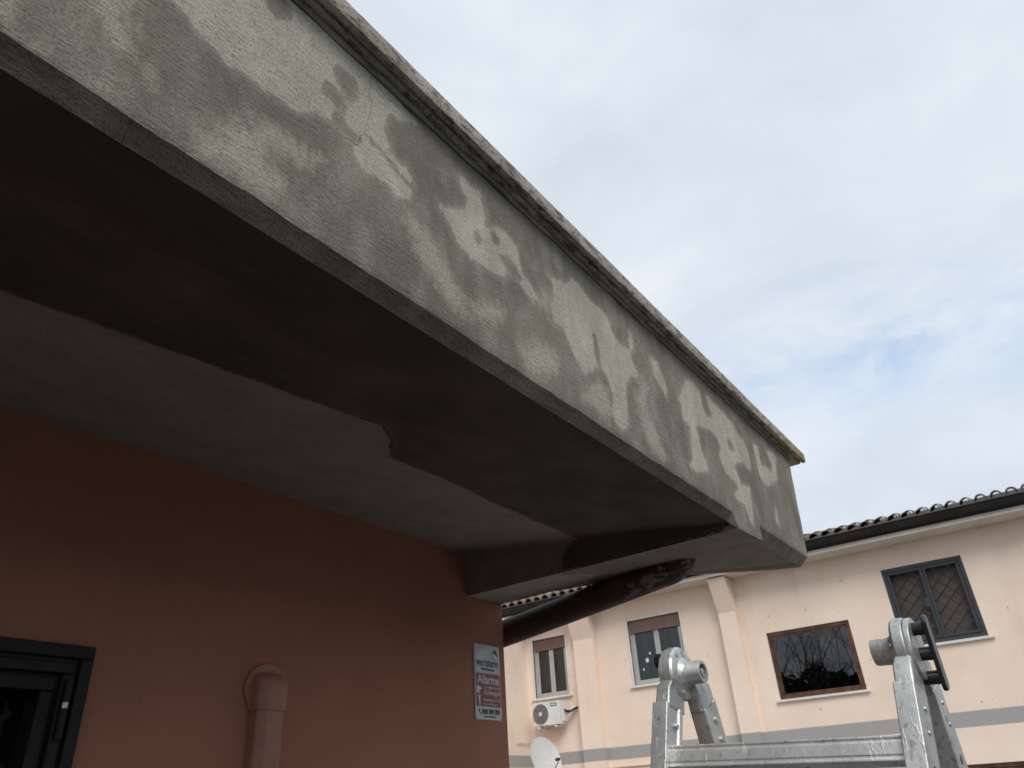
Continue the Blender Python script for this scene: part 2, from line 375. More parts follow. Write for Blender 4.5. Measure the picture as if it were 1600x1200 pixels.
M_WOOD = MT('brown_window_wood', (0.12, 0.05, 0.025), 0.45).mottle((0.11, 0.05, 0.024), 0.3, 5, 30, 0.1, 0.002).m
M_GRILLE = MT('slate_grey_paint', (0.06, 0.068, 0.08), 0.5).mottle((0.034, 0.037, 0.043), 0.08, 4, 60, 0.0).m
M_BLIND = MT('brown_inner_shutter', (0.15, 0.115, 0.105), 0.7).mottle((0.115, 0.088, 0.08), 0.06, 3, 40, 0.0).m
def curtain_mat():
    t = MT('grey_curtain', rough=0.9); w = t.noise(9, 2, 0.5, (1, 1, 0.05))
    t.color(t.lerp(t.step(w, 0.35, 0.65), (0.07, 0.073, 0.08), (0.15, 0.153, 0.16))); return t.m
M_CURTAIN = curtain_mat()
def glass(name, tint, ior=1.5):
    m = bpy.data.materials.new(name); m.use_nodes = True; n, l = m.node_tree.nodes, m.node_tree.links; n.clear()
    o = n.new('ShaderNodeOutputMaterial'); mx = n.new('ShaderNodeMixShader'); fr = n.new('ShaderNodeFresnel'); fr.inputs[0].default_value = ior
    tr = n.new('ShaderNodeBsdfTransparent'); tr.inputs[0].default_value = (*tint, 1); gl = n.new('ShaderNodeBsdfGlossy'); gl.inputs['Roughness'].default_value = 0.01
    l.new(fr.outputs[0], mx.inputs[0]); l.new(tr.outputs[0], mx.inputs[1]); l.new(gl.outputs[0], mx.inputs[2]); l.new(mx.outputs[0], o.inputs[0]); return m
M_GLASS = glass('window_glass', (0.8, 0.82, 0.82)); M_DARKGLASS = glass('tinted_glass', (0.3, 0.3, 0.3), 1.95)
M_WHITE = MT('white_enamel', (0.72, 0.72, 0.70), 0.4).mottle((0.72, 0.72, 0.70), 0.05, 5, 80, 0.0).m
M_FAN = MT('grey_fan_guard', (0.20, 0.20, 0.20), 0.5).mottle((0.2, 0.2, 0.2), 0.08, 6, 80, 0.0).m
M_TEAL = MT('teal_sticker', (0.03, 0.25, 0.24), 0.5).mottle((0.03, 0.25, 0.24), 0.05, 6, 80, 0.0).m
M_DISH = MT('dish_paint', (0.62, 0.63, 0.62), 0.5).mottle((0.62, 0.63, 0.62), 0.05, 3, 50, 0.0).m
M_PLATE = MT('plate_white', (0.58, 0.60, 0.59), 0.4).mottle((0.58, 0.60, 0.59), 0.05, 12, 90, 0.0).m
M_SILVER = MT('plate_silver', (0.34, 0.36, 0.36), 0.35, 0.3).mottle((0.35, 0.37, 0.37), 0.1, 10, 90, 0.0).m
M_RED = MT('plate_burgundy', (0.27, 0.022, 0.045), 0.4).mottle((0.27, 0.022, 0.045), 0.08, 12, 90, 0.0).m
M_INK = MT('plate_ink', (0.02, 0.02, 0.022), 0.5).mottle((0.02, 0.02, 0.022), 0.05, 12, 90, 0.0).m
M_PRINT = MT('plate_print_white', (0.72, 0.72, 0.71), 0.5).mottle((0.72, 0.72, 0.71), 0.04, 12, 90, 0.0).m
M_BOUNCE_PAVING = MT('bounce_concrete', rough=0.9).mottle((0.30, 0.285, 0.26), 0.15, 0.8, 40, 0.3, 0.008).m
M_ASPHALT = MT('asphalt', rough=0.9).mottle((0.042, 0.041, 0.039), 0.2, 0.6, 60, 0.4, 0.01).m
M_BARK = MT('grey_bark', rough=0.95).mottle((0.09, 0.08, 0.07), 0.2, 4, 40, 0.4, 0.01).m
def leaf_mat():
    t = MT('evergreen_leaf', rough=0.6); a = t.noise(1.2, 4, 0.6)
    t.color(t.lerp(t.step(a, 0.3, 0.7), (0.02, 0.032, 0.014), (0.055, 0.075, 0.03))); return t.m
M_LEAF = leaf_mat()
LIGHT=[[(0.221, 2.932), (0.286, 2.898), (0.342, 2.867), (0.377, 2.849), (0.402, 2.836), (0.436, 2.828), (0.469, 2.81), (0.478, 2.827), (0.509, 2.827), (0.543, 2.824), (0.58, 2.835), (0.619, 2.84), (0.677, 2.88), (0.703, 2.888), (0.727, 2.883), (0.762, 2.862), (0.786, 2.832), (0.806, 2.814), (0.845, 2.83), (0.879, 2.831), (0.896, 2.82), (0.938, 2.832), (0.952, 2.858), (0.956, 2.89), (0.961, 2.904), (0.929, 2.927), (0.886, 2.928), (0.871, 2.932), (0.874, 2.96), (0.859, 2.974), (0.858, 3.005), (0.866, 3.061), (0.881, 3.07), (0.921, 3.077), (0.979, 3.118), (0.775, 3.178), (0.605, 3.184), (0.472, 3.187)], [(1.051, 2.909), (1.076, 2.911), (1.113, 2.926), (1.167, 2.966), (1.174, 3.01), (1.143, 3.027), (1.125, 3.06), (1.155, 3.077), (1.185, 3.064), (1.227, 3.073), (1.239, 3.029), (1.249, 2.96), (1.31, 2.997), (1.356, 3.005), (1.391, 2.986), (1.402, 2.941), (1.414, 2.907), (1.447, 2.888), (1.488, 2.852), (1.459, 2.827), (1.411, 2.849), (1.373, 2.867), (1.343, 2.864), (1.311, 2.83), (1.268, 2.821), (1.226, 2.815), (1.213, 2.813), (1.173, 2.809), (1.123, 2.829), (1.087, 2.867), (1.053, 2.885)], [(1.697, 3.051), (1.728, 3.052), (1.775, 3.045), (1.811, 3.021), (1.891, 3.038), (1.933, 3.013), (1.937, 2.976), (1.988, 2.949), (2.074, 2.959), (2.074, 2.925), (2.107, 2.875), (2.102, 2.86), (2.04, 2.841), (2.001, 2.799), (1.98, 2.753), (1.976, 2.693), (1.966, 2.624), (1.914, 2.59), (1.875, 2.597), (1.855, 2.627), (1.881, 2.701), (1.866, 2.757), (1.811, 2.78), (1.762, 2.735), (1.705, 2.699), (1.669, 2.738), (1.632, 2.787), (1.613, 2.823), (1.558, 2.806), (1.556, 2.857), (1.58, 2.906), (1.571, 2.96), (1.55, 2.984), (1.605, 2.992), (1.662, 3.006)], [(2.089, 3.045), (2.112, 3.056), (2.108, 2.994), (2.083, 2.955), (2.074, 2.991)], [(2.239, 3.01), (2.306, 3.018), (2.334, 2.974), (2.354, 2.922), (2.332, 2.877), (2.309, 2.903), (2.252, 2.939)], [(2.584, 3.063), (2.664, 3.073), (2.722, 3.054), (2.708, 2.994), (2.742, 2.953), (2.822, 2.977), (2.79, 3.026), (2.789, 3.07), (2.848, 3.062), (2.932, 3.057), (3.078, 3.048), (3.116, 3.004), (3.189, 2.99), (3.223, 2.937), (3.211, 2.888), (3.183, 2.842), (3.097, 2.859), (3.022, 2.835), (2.974, 2.802), (2.986, 2.77), (3.026, 2.735), (2.955, 2.714), (2.849, 2.728), (2.811, 2.762), (2.799, 2.792), (2.837, 2.839), (2.815, 2.879), (2.754, 2.892), (2.611, 2.864), (2.588, 2.838), (2.594, 2.796), (2.594, 2.741), (2.632, 2.716), (2.63, 2.672), (2.495, 2.626), (2.444, 2.64), (2.491, 2.671), (2.503, 2.754), (2.519, 2.819), (2.466, 2.832), (2.47, 2.9), (2.453, 2.915), (2.519, 2.994)], [(3.327, 3.025), (3.41, 3.046), (3.39, 2.985), (3.391, 2.933), (3.474, 2.948), (3.535, 2.944), (3.577, 2.991), (3.552, 3.038), (3.546, 3.057), (3.644, 3.09), (3.689, 3.069), (3.638, 2.996), (3.614, 2.933), (3.495, 2.871), (3.417, 2.836), (3.351, 2.842), (3.312, 2.862), (3.325, 2.938)], [(2.957, 2.758), (2.992, 2.728), (3.115, 2.743), (3.098, 2.688), (3.087, 2.618), (3.057, 2.557), (3.026, 2.569), (2.998, 2.635), (2.908, 2.63), (2.891, 2.651), (2.961, 2.698)], [(3.447, 2.748), (3.465, 2.721), (3.445, 2.641), (3.414, 2.662)]]
DARK=[[(0.507, 3.066), (0.522, 3.051), (0.542, 3.043), (0.562, 3.055), (0.579, 3.082), (0.573, 3.111), (0.555, 3.146), (0.493, 3.091)], [(0.696, 3.045), (0.703, 3.068), (0.722, 3.076), (0.754, 3.087), (0.774, 3.069), (0.773, 3.008), (0.751, 2.987), (0.728, 2.996), (0.708, 3.014)], [(0.668, 2.969), (0.682, 2.991), (0.709, 2.999), (0.732, 2.99), (0.749, 2.964), (0.741, 2.938), (0.718, 2.931), (0.695, 2.94), (0.677, 2.947)], [(0.698, 2.903), (0.718, 2.931), (0.736, 2.932), (0.747, 2.911), (0.785, 2.914), (0.796, 2.899), (0.787, 2.878), (0.76, 2.868), (0.737, 2.872), (0.709, 2.878)], [(0.8, 2.933), (0.809, 2.935), (0.85, 2.925), (0.893, 2.918), (0.914, 2.899), (0.958, 2.892), (0.952, 2.877), (0.904, 2.887), (0.862, 2.904), (0.82, 2.92)], [(1.191, 2.91), (1.208, 2.928), (1.224, 2.91), (1.222, 2.883), (1.205, 2.876), (1.193, 2.889)], [(1.263, 2.954), (1.285, 2.978), (1.313, 2.957), (1.305, 2.932), (1.275, 2.917)], [(1.302, 2.899), (1.34, 2.927), (1.372, 2.92), (1.398, 2.897), (1.404, 2.867), (1.357, 2.857), (1.329, 2.871)], [(1.796, 2.892), (1.823, 2.906), (1.826, 2.846), (1.83, 2.777), (1.805, 2.754), (1.791, 2.818)], [(2.944, 2.924), (3.0, 2.931), (3.026, 2.897), (2.996, 2.869), (2.94, 2.874)], [(0.605, 2.855), (0.611, 2.86), (0.613, 2.853), (0.607, 2.846)], [(0.642, 2.908), (0.649, 2.912), (0.653, 2.906), (0.645, 2.9)], [(0.65, 2.894), (0.657, 2.898), (0.659, 2.89), (0.653, 2.886)], [(0.661, 2.885), (0.668, 2.889), (0.671, 2.879), (0.664, 2.875)]]
SOFT=[[(0.186, 2.742), (0.215, 2.713), (0.241, 2.696), (0.255, 2.68), (0.277, 2.673), (0.305, 2.672), (0.309, 2.684), (0.294, 2.724), (0.285, 2.772), (0.288, 2.81), (0.248, 2.857)], [(0.325, 2.677), (0.333, 2.68), (0.347, 2.66), (0.349, 2.642), (0.339, 2.644)], [(0.435, 2.603), (0.462, 2.665), (0.51, 2.697), (0.552, 2.755), (0.597, 2.759), (0.652, 2.759), (0.693, 2.766), (0.684, 2.714), (0.646, 2.696), (0.613, 2.712), (0.576, 2.682), (0.573, 2.646), (0.611, 2.64), (0.617, 2.608), (0.574, 2.583), (0.528, 2.579), (0.483, 2.574), (0.444, 2.565)], [(0.928, 2.799), (0.971, 2.8), (1.015, 2.791), (1.054, 2.768), (1.072, 2.73), (1.13, 2.678), (1.177, 2.619), (1.116, 2.605), (1.059, 2.629), (1.015, 2.649), (0.976, 2.68), (0.954, 2.722), (0.933, 2.76)], [(1.153, 2.644), (1.233, 2.717), (1.317, 2.732), (1.298, 2.678), (1.228, 2.636), (1.177, 2.628)], [(1.364, 2.632), (1.462, 2.704), (1.543, 2.707), (1.587, 2.668), (1.511, 2.603), (1.402, 2.585)], [(1.71, 2.668), (1.799, 2.728), (1.854, 2.706), (1.867, 2.643), (1.821, 2.571), (1.751, 2.598), (1.662, 2.605)], [(0.128, 2.601), (0.146, 2.629), (0.151, 2.577), (0.187, 2.568), (0.173, 2.557), (0.139, 2.558)], [(1.505, 2.903), (1.553, 2.93), (1.556, 2.862), (1.534, 2.805), (1.48, 2.843)], [(2.119, 2.867), (2.178, 2.866), (2.129, 2.745), (2.203, 2.674), (2.249, 2.593), (2.193, 2.575), (2.086, 2.609), (2.057, 2.693), (2.066, 2.769)]]
SOFFIT_EDGE=[(0.105, 1.64), (0.253, 1.63), (0.434, 1.615), (0.60, 1.575), (0.818, 1.545), (0.998, 1.513), (1.21, 1.481), (1.416, 1.434), (1.527, 1.511), (1.634, 1.629), (1.763, 1.623), (1.916, 1.608), (2.343, 1.633), (2.622, 1.631), (2.922, 1.645)]
BEAM_WET=[(1.632, 2.631), (1.691, 2.624), (1.756, 2.578), (1.755, 2.518), (1.67, 2.515), (1.363, 2.506), (0.955, 2.509), (0.942, 2.573)]

# ------------------------------------------------------------------ ground
g = MB(); gs = 400.0
g.add([(-gs, -gs, 0), (gs, -gs, 0), (gs, gs, 0), (-gs, gs, 0)], [(0, 1, 2, 3)])
struct(g.build('ground', M_ASPHALT))
struct(MB().add([(3.6, -3.6, 0.004), (16.46, -3.6, 0.004), (16.46, 11.3, 0.004), (3.6, 11.3, 0.004)], [(0, 1, 2, 3)]).build('bounce_paving', M_BOUNCE_PAVING))  # unseen pale paving, added to bounce light onto the soffit's right end

# ------------------------------------------------------------------ near house: wall, eave, coping, window
YW = 2.34                                   # street face of the salmon wall
def poly_sdf(P, poly):
    """signed distance of points P (n,2) to a polygon, positive inside"""
    poly = np.array(poly); n = len(poly); d = np.full(len(P), 1e9); ins = np.zeros(len(P), bool)
    for i in range(n):
        a, b = poly[i], poly[(i + 1) % n]; e = b - a; w = P - a
        t = np.clip((w @ e) / max(e @ e, 1e-12), 0, 1); q = w - t[:, None] * e
        d = np.minimum(d, (q ** 2).sum(1))
        c = ((a[1] > P[:, 1]) != (b[1] > P[:, 1]))
        with np.errstate(divide='ignore', invalid='ignore'):
            xi = (b[0] - a[0]) * (P[:, 1] - a[1]) / (b[1] - a[1]) + a[0]
        ins ^= c & (P[:, 0] < xi)
    d = np.sqrt(d); return np.where(ins, d, -d)
def set_attr(me, name, vals):
    a = me.attributes.new(name, 'FLOAT', 'POINT'); a.data.foreach_set('value', np.asarray(vals, np.float32))
def wob(x, k, s): return (noise.noise((x * s, k * 7.3, 1.7)) )

near = empty('salmon_house', (0.0, YW, 0.0))
tag(near, 'salmon stucco house with a deep grey cement eave under repair', 'house')

# --- fascia: rendered face, bevelled arris and the stepped end
ZT = 3.150
def fascia_profile(x):
    """lower edge of the face (z) and lower edge of the chamfer (y, z) at x"""
    w = 0.0045 * wob(x, 1, 5.0) + 0.0030 * wob(x, 2, 17.0); v = 0.006 * wob(x, 3, 6.0) + 0.003 * wob(x, 4, 19.0)
    if x < 2.815: return 2.556 + w, 0.938 + v, 2.531 + v * 0.7
    if x < 2.865:
        k = (x - 2.815) / 0.05; k = k * k * (3 - 2 * k)
        return 2.558 + w - 0.058 * k, 0.938 - 0.030 * k, 2.531 - 0.033 * k
    if x < 3.140: return 2.500 + (x - 2.865) * 0.035 + w * 0.8, 0.908, 2.4965 + (x - 2.865) * 0.035
    k = (x - 3.140) / 0.7
    return 2.577 + w * 0.7 + 0.003 * k, 0.946 + v * 0.4, 2.532 + 0.006 * k
xs = list(np.arange(-3.2, 0.0, 0.05)) + list(np.arange(0.0, 2.80, 0.010)) + list(np.arange(2.80, 2.875, 0.004)) + list(np.arange(2.876, 3.138, 0.010)) + [3.1385, 3.1415] + list(np.arange(3.15, 3.826, 0.010)) + [3.830]
rows = np.concatenate([np.linspace(0, 1, 58)])
V, F_ = [], []
nr = len(rows); ncol = len(xs); per = nr + 5
for x in xs:
    zb, yc, zc = fascia_profile(x)
    lean = max(0.0, (x - 3.2) / 0.63) * 0.13          # the end edge leans outwards towards the top
    for r in rows:
        z = zb + (ZT - zb) * r; xx = x + lean * (z - 2.57) / 0.58
        dy = 0.0030 * noise.noise((xx * 2.1, z * 2.6, 0.3)) + 0.0016 * noise.noise((xx * 9, z * 11, 4.1))
        if r < 0.012: dy += 0.0025                        # slightly worn arris
        V.append((xx, 0.9 + dy, z))
    for k in range(1, 6):
        t = k / 5; zz = zb + (zc - zb) * t; yy = 0.904 + (yc - 0.904) * t
        bulge = 0.0025 * noise.noise((x * 14, t * 3, 9.0))
        V.append((x + lean * (zz - 2.57) / 0.58, yy - bulge * 0.7, zz - bulge * 0.7))
def vid(c, r): return c * per + r
for c in range(ncol - 1):
    for r in range(nr - 1): F_.append((vid(c, r), vid(c + 1, r), vid(c + 1, r + 1), vid(c, r + 1)))
    chain = [0] + list(range(nr, nr + 5))
    for a, b in zip(chain[:-1], chain[1:]): F_.append((vid(c, b), vid(c + 1, b), vid(c + 1, a), vid(c, a)))
# return round the end corner
b0 = len(V)
for r in range(nr):
    p = V[vid(ncol - 1, r)]; V.append((p[0] - 0.085, p[1] + 0.12, p[2]))
for r in range(nr - 1): F_.append((vid(ncol - 1, r), b0 + r, b0 + r + 1, vid(ncol - 1, r + 1)))
me = bpy.data.meshes.new('fascia'); me.from_pydata(V, [], F_); me.update()
arr = np.array(V); P2 = arr[:, [0, 2]]
lt = np.full(len(P2), -1.0); sf = np.full(len(P2), -1.0)
for p in LIGHT: lt = np.maximum(lt, poly_sdf(P2, p))
for p in DARK: lt = np.minimum(lt, -poly_sdf(P2, p))
for p in SOFT: sf = np.maximum(sf, poly_sdf(P2, p))
# beyond the picture the patches go on by chance
for cx, cz, rx, rz in ((-0.25, 2.98, 0.16, 0.13), (-0.8, 2.85, 0.22, 0.16), (-1.4, 3.0, 0.2, 0.1), (-1.9, 2.8, 0.25, 0.15), (-2.6, 2.95, 0.25, 0.14)):
    lt = np.maximum(lt, (1 - np.hypot((P2[:, 0] - cx) / rx, (P2[:, 1] - cz) / rz)) * min(rx, rz))
edge = np.arange(len(P2)); und = arr[:, 1] > 0.9045
lt[und & (arr[:, 0] < 3.8)] = -1; sf[und] = -1
set_attr(me, 'light', lt); set_attr(me, 'soft', sf)
bl = np.full(len(P2), -1.0)
for p in ([(2.05, 2.62), (2.12, 2.80), (2.15, 2.92), (2.19, 2.86), (2.24, 2.76), (2.34, 2.66), (2.42, 2.58), (2.36, 2.57), (2.20, 2.70), (2.13, 2.66)], [(1.50, 2.69), (1.60, 2.74), (1.72, 2.73), (1.70, 2.66), (1.58, 2.63)]): bl = np.maximum(bl, poly_sdf(P2, p))
set_attr(me, 'bloom', bl)
fas = link('fascia', me, M_FASCIA, near, smooth=True, auto=89)
corner = {frozenset((vid(c, 0), vid(c + 1, 0))) for c in range(ncol - 1)} | {frozenset((vid(ncol - 1, q), vid(ncol - 1, q + 1))) for q in range(nr - 1)}
for e_ in me.edges:
    if frozenset(e_.vertices) in corner: e_.use_edge_sharp = True
fas['label'] = 'cement fascia mottled with dry and damp patches'

# --- sloping soffit, outer half cement, inner half painted
SX = list(np.arange(-3.2, 2.93, 0.03)); SYn = 54
V, F_ = [], []
for x in SX:
    _, yc, zc = fascia_profile(min(x, 2.80))
    for j in range(SYn):
        t = j / (SYn - 1); y = yc + (YW + 0.02 - yc) * t
        z = (2.535 + (y - 0.93) * 0.1333); z = zc + (z - zc) * min(1, t * 6)
        z += 0.003 * noise.noise((x * 2, y * 2, 5.5)) + 0.0015 * noise.noise((x * 9, y * 9, 2.2))
        V.append((x, y, z))
for i in range(len(SX) - 1):
    for j in range(SYn - 1):
        a = i * SYn + j; F_.append((a, a + 1, a + SYn + 1, a + SYn))
me = bpy.data.meshes.new('soffit'); me.from_pydata(V, [], F_); me.update()
arr = np.array(V)
poly = [(-4.0, 0.5)] + [(-4.0, 1.63), (-2.0, 1.60), (-0.8, 1.64)] + SOFFIT_EDGE + [(3.3, 1.645), (3.3, 0.5)]
set_attr(me, 'cement', poly_sdf(arr[:, :2], poly))
sof = link('soffit', me, M_SOFFIT, near, smooth=True, auto=60)
sof['label'] = 'shaded soffit, dark cement outside and pale paint inside'

# --- end beam: closes the eave, level underside with a drip groove near the far edge
def beam_sheet():
    V, F_, cem = [], [], []
    NJ, NK = 60, 10                                       # side face towards the camera
    for j in range(NJ + 1):
        t = j / NJ; y = 0.9035 + (YW - 0.9035) * t; x = 2.858 + 0.062 * t
        zt = 2.553 + (y - 0.93) * 0.1333; zb = 2.497 + 0.013 * t + 0.002 * wob(y, 8, 9.0)
        for k in range(NK + 1):
            z = zb + (zt - zb) * k / NK
            V.append((x + 0.003 * noise.noise((y * 5, z * 9, 7.7)), y, z))
    for j in range(NJ):
        for k in range(NK):
            a = j * (NK + 1) + k; F_.append((a, a + 1, a + NK + 2, a + NK + 1))
    base = len(V); NI = 44                                # underside
    for j in range(NJ + 1):
        t = j / NJ; xa = 2.858 + 0.062 * t; yy_ = 0.946 + (YW - 0.946) * t
        xb = float(np.interp(yy_, [0.946, 1.41, 1.77, 2.02, 2.34], [3.822, 3.47, 3.262, 3.212, 3.210]))
        for i in range(NI + 1):
            s = i / NI; x = xa + (xb - xa) * s; _, yc, zc = fascia_profile(max(2.8655, 2.858 + 0.964 * s))
            y = yc + (YW - yc) * t
            za = 2.497 + 0.013 * t + 0.002 * wob(y, 8, 9.0); zb = 2.532 - 0.016 * t
            z = za + (zb - za) * min(1, s * 1.6) + 0.0014 * noise.noise((x * 7, y * 7, 3.1)); k_ = min(1, t * 12); z = zc + (z - zc) * k_
            if i == NI - 4 and t < 0.9: z += 0.010       # drip groove
            V.append((x, y, z))
    for j in range(NJ):
        for i in range(NI):
            a = base + j * (NI + 1) + i; F_.append((a, a + NI + 1, a + NI + 2, a + 1))
    b2 = len(V)                                           # outer end face
    for j in range(NJ + 1):
        p = V[base + j * (NI + 1) + NI]; V.append((p[0] + 0.02 * (1 - j / NJ), p[1], 2.80))
    for j in range(NJ):
        a = base + j * (NI + 1) + NI; F_.append((a, a + NI + 1, b2 + j + 1, b2 + j))
    me = bpy.data.meshes.new('end_beam'); me.from_pydata(V, [], F_); me.update()
    arr = np.array(V); s = poly_sdf(arr[:, [1, 2]], BEAM_WET)
    s[base:] = -0.3
    s[b2:] = 0.05
    set_attr(me, 'cement', np.clip(s, -0.3, 0.3))
    pl = np.full(len(V), -0.3); pl[base:b2] = np.clip(arr[base:b2, 1] - 1.70 + 0.05 * np.sin(arr[base:b2, 0] * 23), -0.3, 0.3); set_attr(me, 'pale', pl); return me
bm_ = link('end_beam', beam_sheet(), M_BEAM, near, smooth=True, auto=45)
bm_['label'] = 'tapering end beam with a dark damp patch of fresh render'

# --- slab behind the render (roof terrace) and walls
sl = MB()
bot = [(-3.2, 0.912), (3.836, 0.912), (3.49, 1.41), (3.272, 1.77), (3.215, 2.02), (3.208, 2.36), (3.20, 7.6), (-3.2, 7.6)]
top = [(-3.2, 0.912), (3.955, 0.912), (3.57, 1.41), (3.31, 1.77), (3.225, 2.02), (3.208, 2.36), (3.20, 7.6), (-3.2, 7.6)]
n = len(bot)
sl.add([(x, y, 2.795) for x, y in bot] + [(x, y, ZT - 0.004) for x, y in top],
       [tuple(range(n))[::-1], tuple(range(n, 2 * n))] + [(i, (i + 1) % n, n + (i + 1) % n, n + i) for i in range(n)])
sl.build('roof_slab', M_CEMENT, near)
WX0, WX1, WZ0, WZ1 = 0.20, 1.146, 0.90, 2.070
link('wall', wall_holes('y', -3.2, 3.21, 0.0, 2.79, YW, YW + 0.26, [(WX0 + 0.03, WX1 - 0.03, WZ0 + 0.03, WZ1 - 0.03)]), M_SALMON, near, bevel=0.006)
MB().box(2.95, 3.205, YW + 0.262, 7.6, 0.0, 2.79).build('side_wall', M_SALMON, near, bevel=0.006)
MB().box(-3.2, 2.95, 7.3, 7.6, 0.0, 2.79).build('back_wall', M_SALMON, near)
MB().box(-3.2, -2.94, YW + 0.262, 7.298, 0.0, 2.79).build('side_wall', M_SALMON, near)

# --- coping stones on a thin mortar bed
joints = [-3.2, -2.2, -1.15, -0.08, 1.00, 2.05, 3.19, 4.105]
for a, b in zip(joints[:-1], joints[1:]):
    mb = MB(); N = 40; prof = [(0.850, 0.0), (0.846, 0.008), (0.846, 0.048), (0.852, 0.055), (1.14, 0.058), (1.14, 0.0), (0.877, 0.0), (0.876, 0.009), (0.867, 0.009), (0.866, 0.0)]
    off = 0.003 * random.uniform(-1, 1); zo = 0.0022 * random.uniform(-1, 1)
    ra, rb = a + 0.0022, b - 0.0022
    for i in range(N + 1):
        x = ra + (rb - ra) * i / N
        for k, (y, z) in enumerate(prof):
            j1 = 0.0016 * noise.noise((x * 24, k * 3.1, 5)) + 0.001 * noise.noise((x * 70, k * 5.1, 2))
            xx = x
            if i == N and b > 4 and k in (1, 2, 3): xx -= 0.004
            mb.v.append((xx, y + off + j1 * (1 if k < 4 else 0), 3.160 + zo + z + j1))
    n = len(prof)
    for i in range(N):
        for k in range(n): mb.f.append((i * n + k, (i + 1) * n + k, (i + 1) * n + (k + 1) % n, i * n + (k + 1) % n))
    mb.f.append(tuple(range(n))); mb.f.append(tuple(N * n + k for k in reversed(range(n))))
    o = mb.build('coping_stone', M_STONE, near, smooth=True, auto=35)
    if b > 4: o['label'] = 'end coping stone with yellow lichen'
mb = MB(); N = 220
for i in range(N + 1):
    x = -3.2 + (3.965 + 3.2) * i / N
    y = 0.890 + 0.005 * wob(x, 5, 7.0) + 0.0035 * wob(x, 6, 31.0); z = 3.140 + 0.005 * wob(x, 7, 12.0)
    mb.v += [(x, 0.95, z - 0.003), (x, y + 0.004, z), (x, y, z + 0.010), (x, y + 0.001, 3.159), (x, 0.95, 3.159)]
for i in range(N):
    for k in range(4): mb.f.append((i * 5 + k, (i + 1) * 5 + k, (i + 1) * 5 + k + 1, i * 5 + k + 1))
mb.f.append(tuple(N * 5 + k for k in range(5)))
mb.build('mortar_bed', M_MORTAR, near, smooth=True, auto=60)

# --- window: stepped charcoal metal frame, folding security grille inside
def ring(x0, x1, z0, z1, w, y0, y1):
    mb = MB()
    mb.box(x0, x1, y0, y1, z1 - w, z1); mb.box(x0, x1, y0, y1, z0, z0 + w)
    mb.box(x0, x0 + w, y0, y1, z0 + w, z1 - w); mb.box(x1 - w, x1, y0, y1, z0 + w, z1 - w); return mb
fr = ring(WX0, WX1, WZ0, WZ1, 0.036, YW - 0.022, YW + 0.03).build('window', M_CHAR, near, bevel=0.004)
fr['label'] = 'window with stepped charcoal metal frame and folding grille'
ring(WX0 + 0.036, WX1 - 0.036, WZ0 + 0.036, WZ1 - 0.036, 0.014, YW - 0.006, YW + 0.03).build('frame_groove', M_CHAR, fr)
ring(WX0 + 0.050, WX1 - 0.050, WZ0 + 0.050, WZ1 - 0.050, 0.030, YW - 0.026, YW + 0.05).build('frame', M_CHAR, fr, bevel=0.005)
ring(WX0 + 0.080, WX1 - 0.080, WZ0 + 0.080, WZ1 - 0.080, 0.010, YW - 0.002, YW + 0.05).build('frame_groove', M_CHAR, fr)
ring(WX0 + 0.090, WX1 - 0.090, WZ0 + 0.090, WZ1 - 0.090, 0.036, YW - 0.014, YW + 0.07).build('frame', M_CHAR, fr, bevel=0.004)
MB().tube([(1.082, YW - 0.036, 1.975), (1.082, YW - 0.036, 1.915)], 0.010, 12).build('hinge', M_CHAR, fr, smooth=True)
MB().tube([(1.082, YW - 0.036, 1.9135), (1.082, YW - 0.036, 1.8985)], 0.0095, 12).build('hinge_pin', M_STEEL, fr, smooth=True)
MB().tube([(1.082, YW - 0.036, 1.897), (1.082, YW - 0.036, 1.82)], 0.010, 12).build('hinge', M_CHAR, fr, smooth=True)
MB().box(WX0 + 0.05, WX1 - 0.05, YW + 0.20, YW + 0.21, WZ0, WZ1).build('dark_room_sheet', M_DARKROOM, fr)  # dark sheet in place of the unlit room
for i in range(8):
    x = 0.36 + i * 0.09
    MB().tube([(x, YW + 0.10, 1.03), (x, YW + 0.10, 1.93)], 0.006, 8).build('grille_bar', M_CHAR, fr, smooth=True)
for i in range(-2, 8):
    x = 0.34 + i * 0.12
    p0, p1 = Vector((x, YW + 0.085, 1.55)), Vector((x + 0.30, YW + 0.085, 1.90))
    if p1.x > 1.01: 
        k = (1.01 - p0.x) / (p1.x - p0.x); p1 = p0.lerp(p1, k)
    if p0.x < 0.33: 
        k = (0.33 - p0.x) / (p1.x - p0.x); p0 = p0.lerp(p1, k)
    d = (p1 - p0)
    if d.length < 0.02: continue
    u = d.normalized(); w = Vector((0, 1, 0)); v = w.cross(u)
    MB().obox((p0 + p1) / 2, u, v, w, d.length / 2, 0.009, 0.003).build('grille_brace', M_CHAR, fr)
reloc(near)

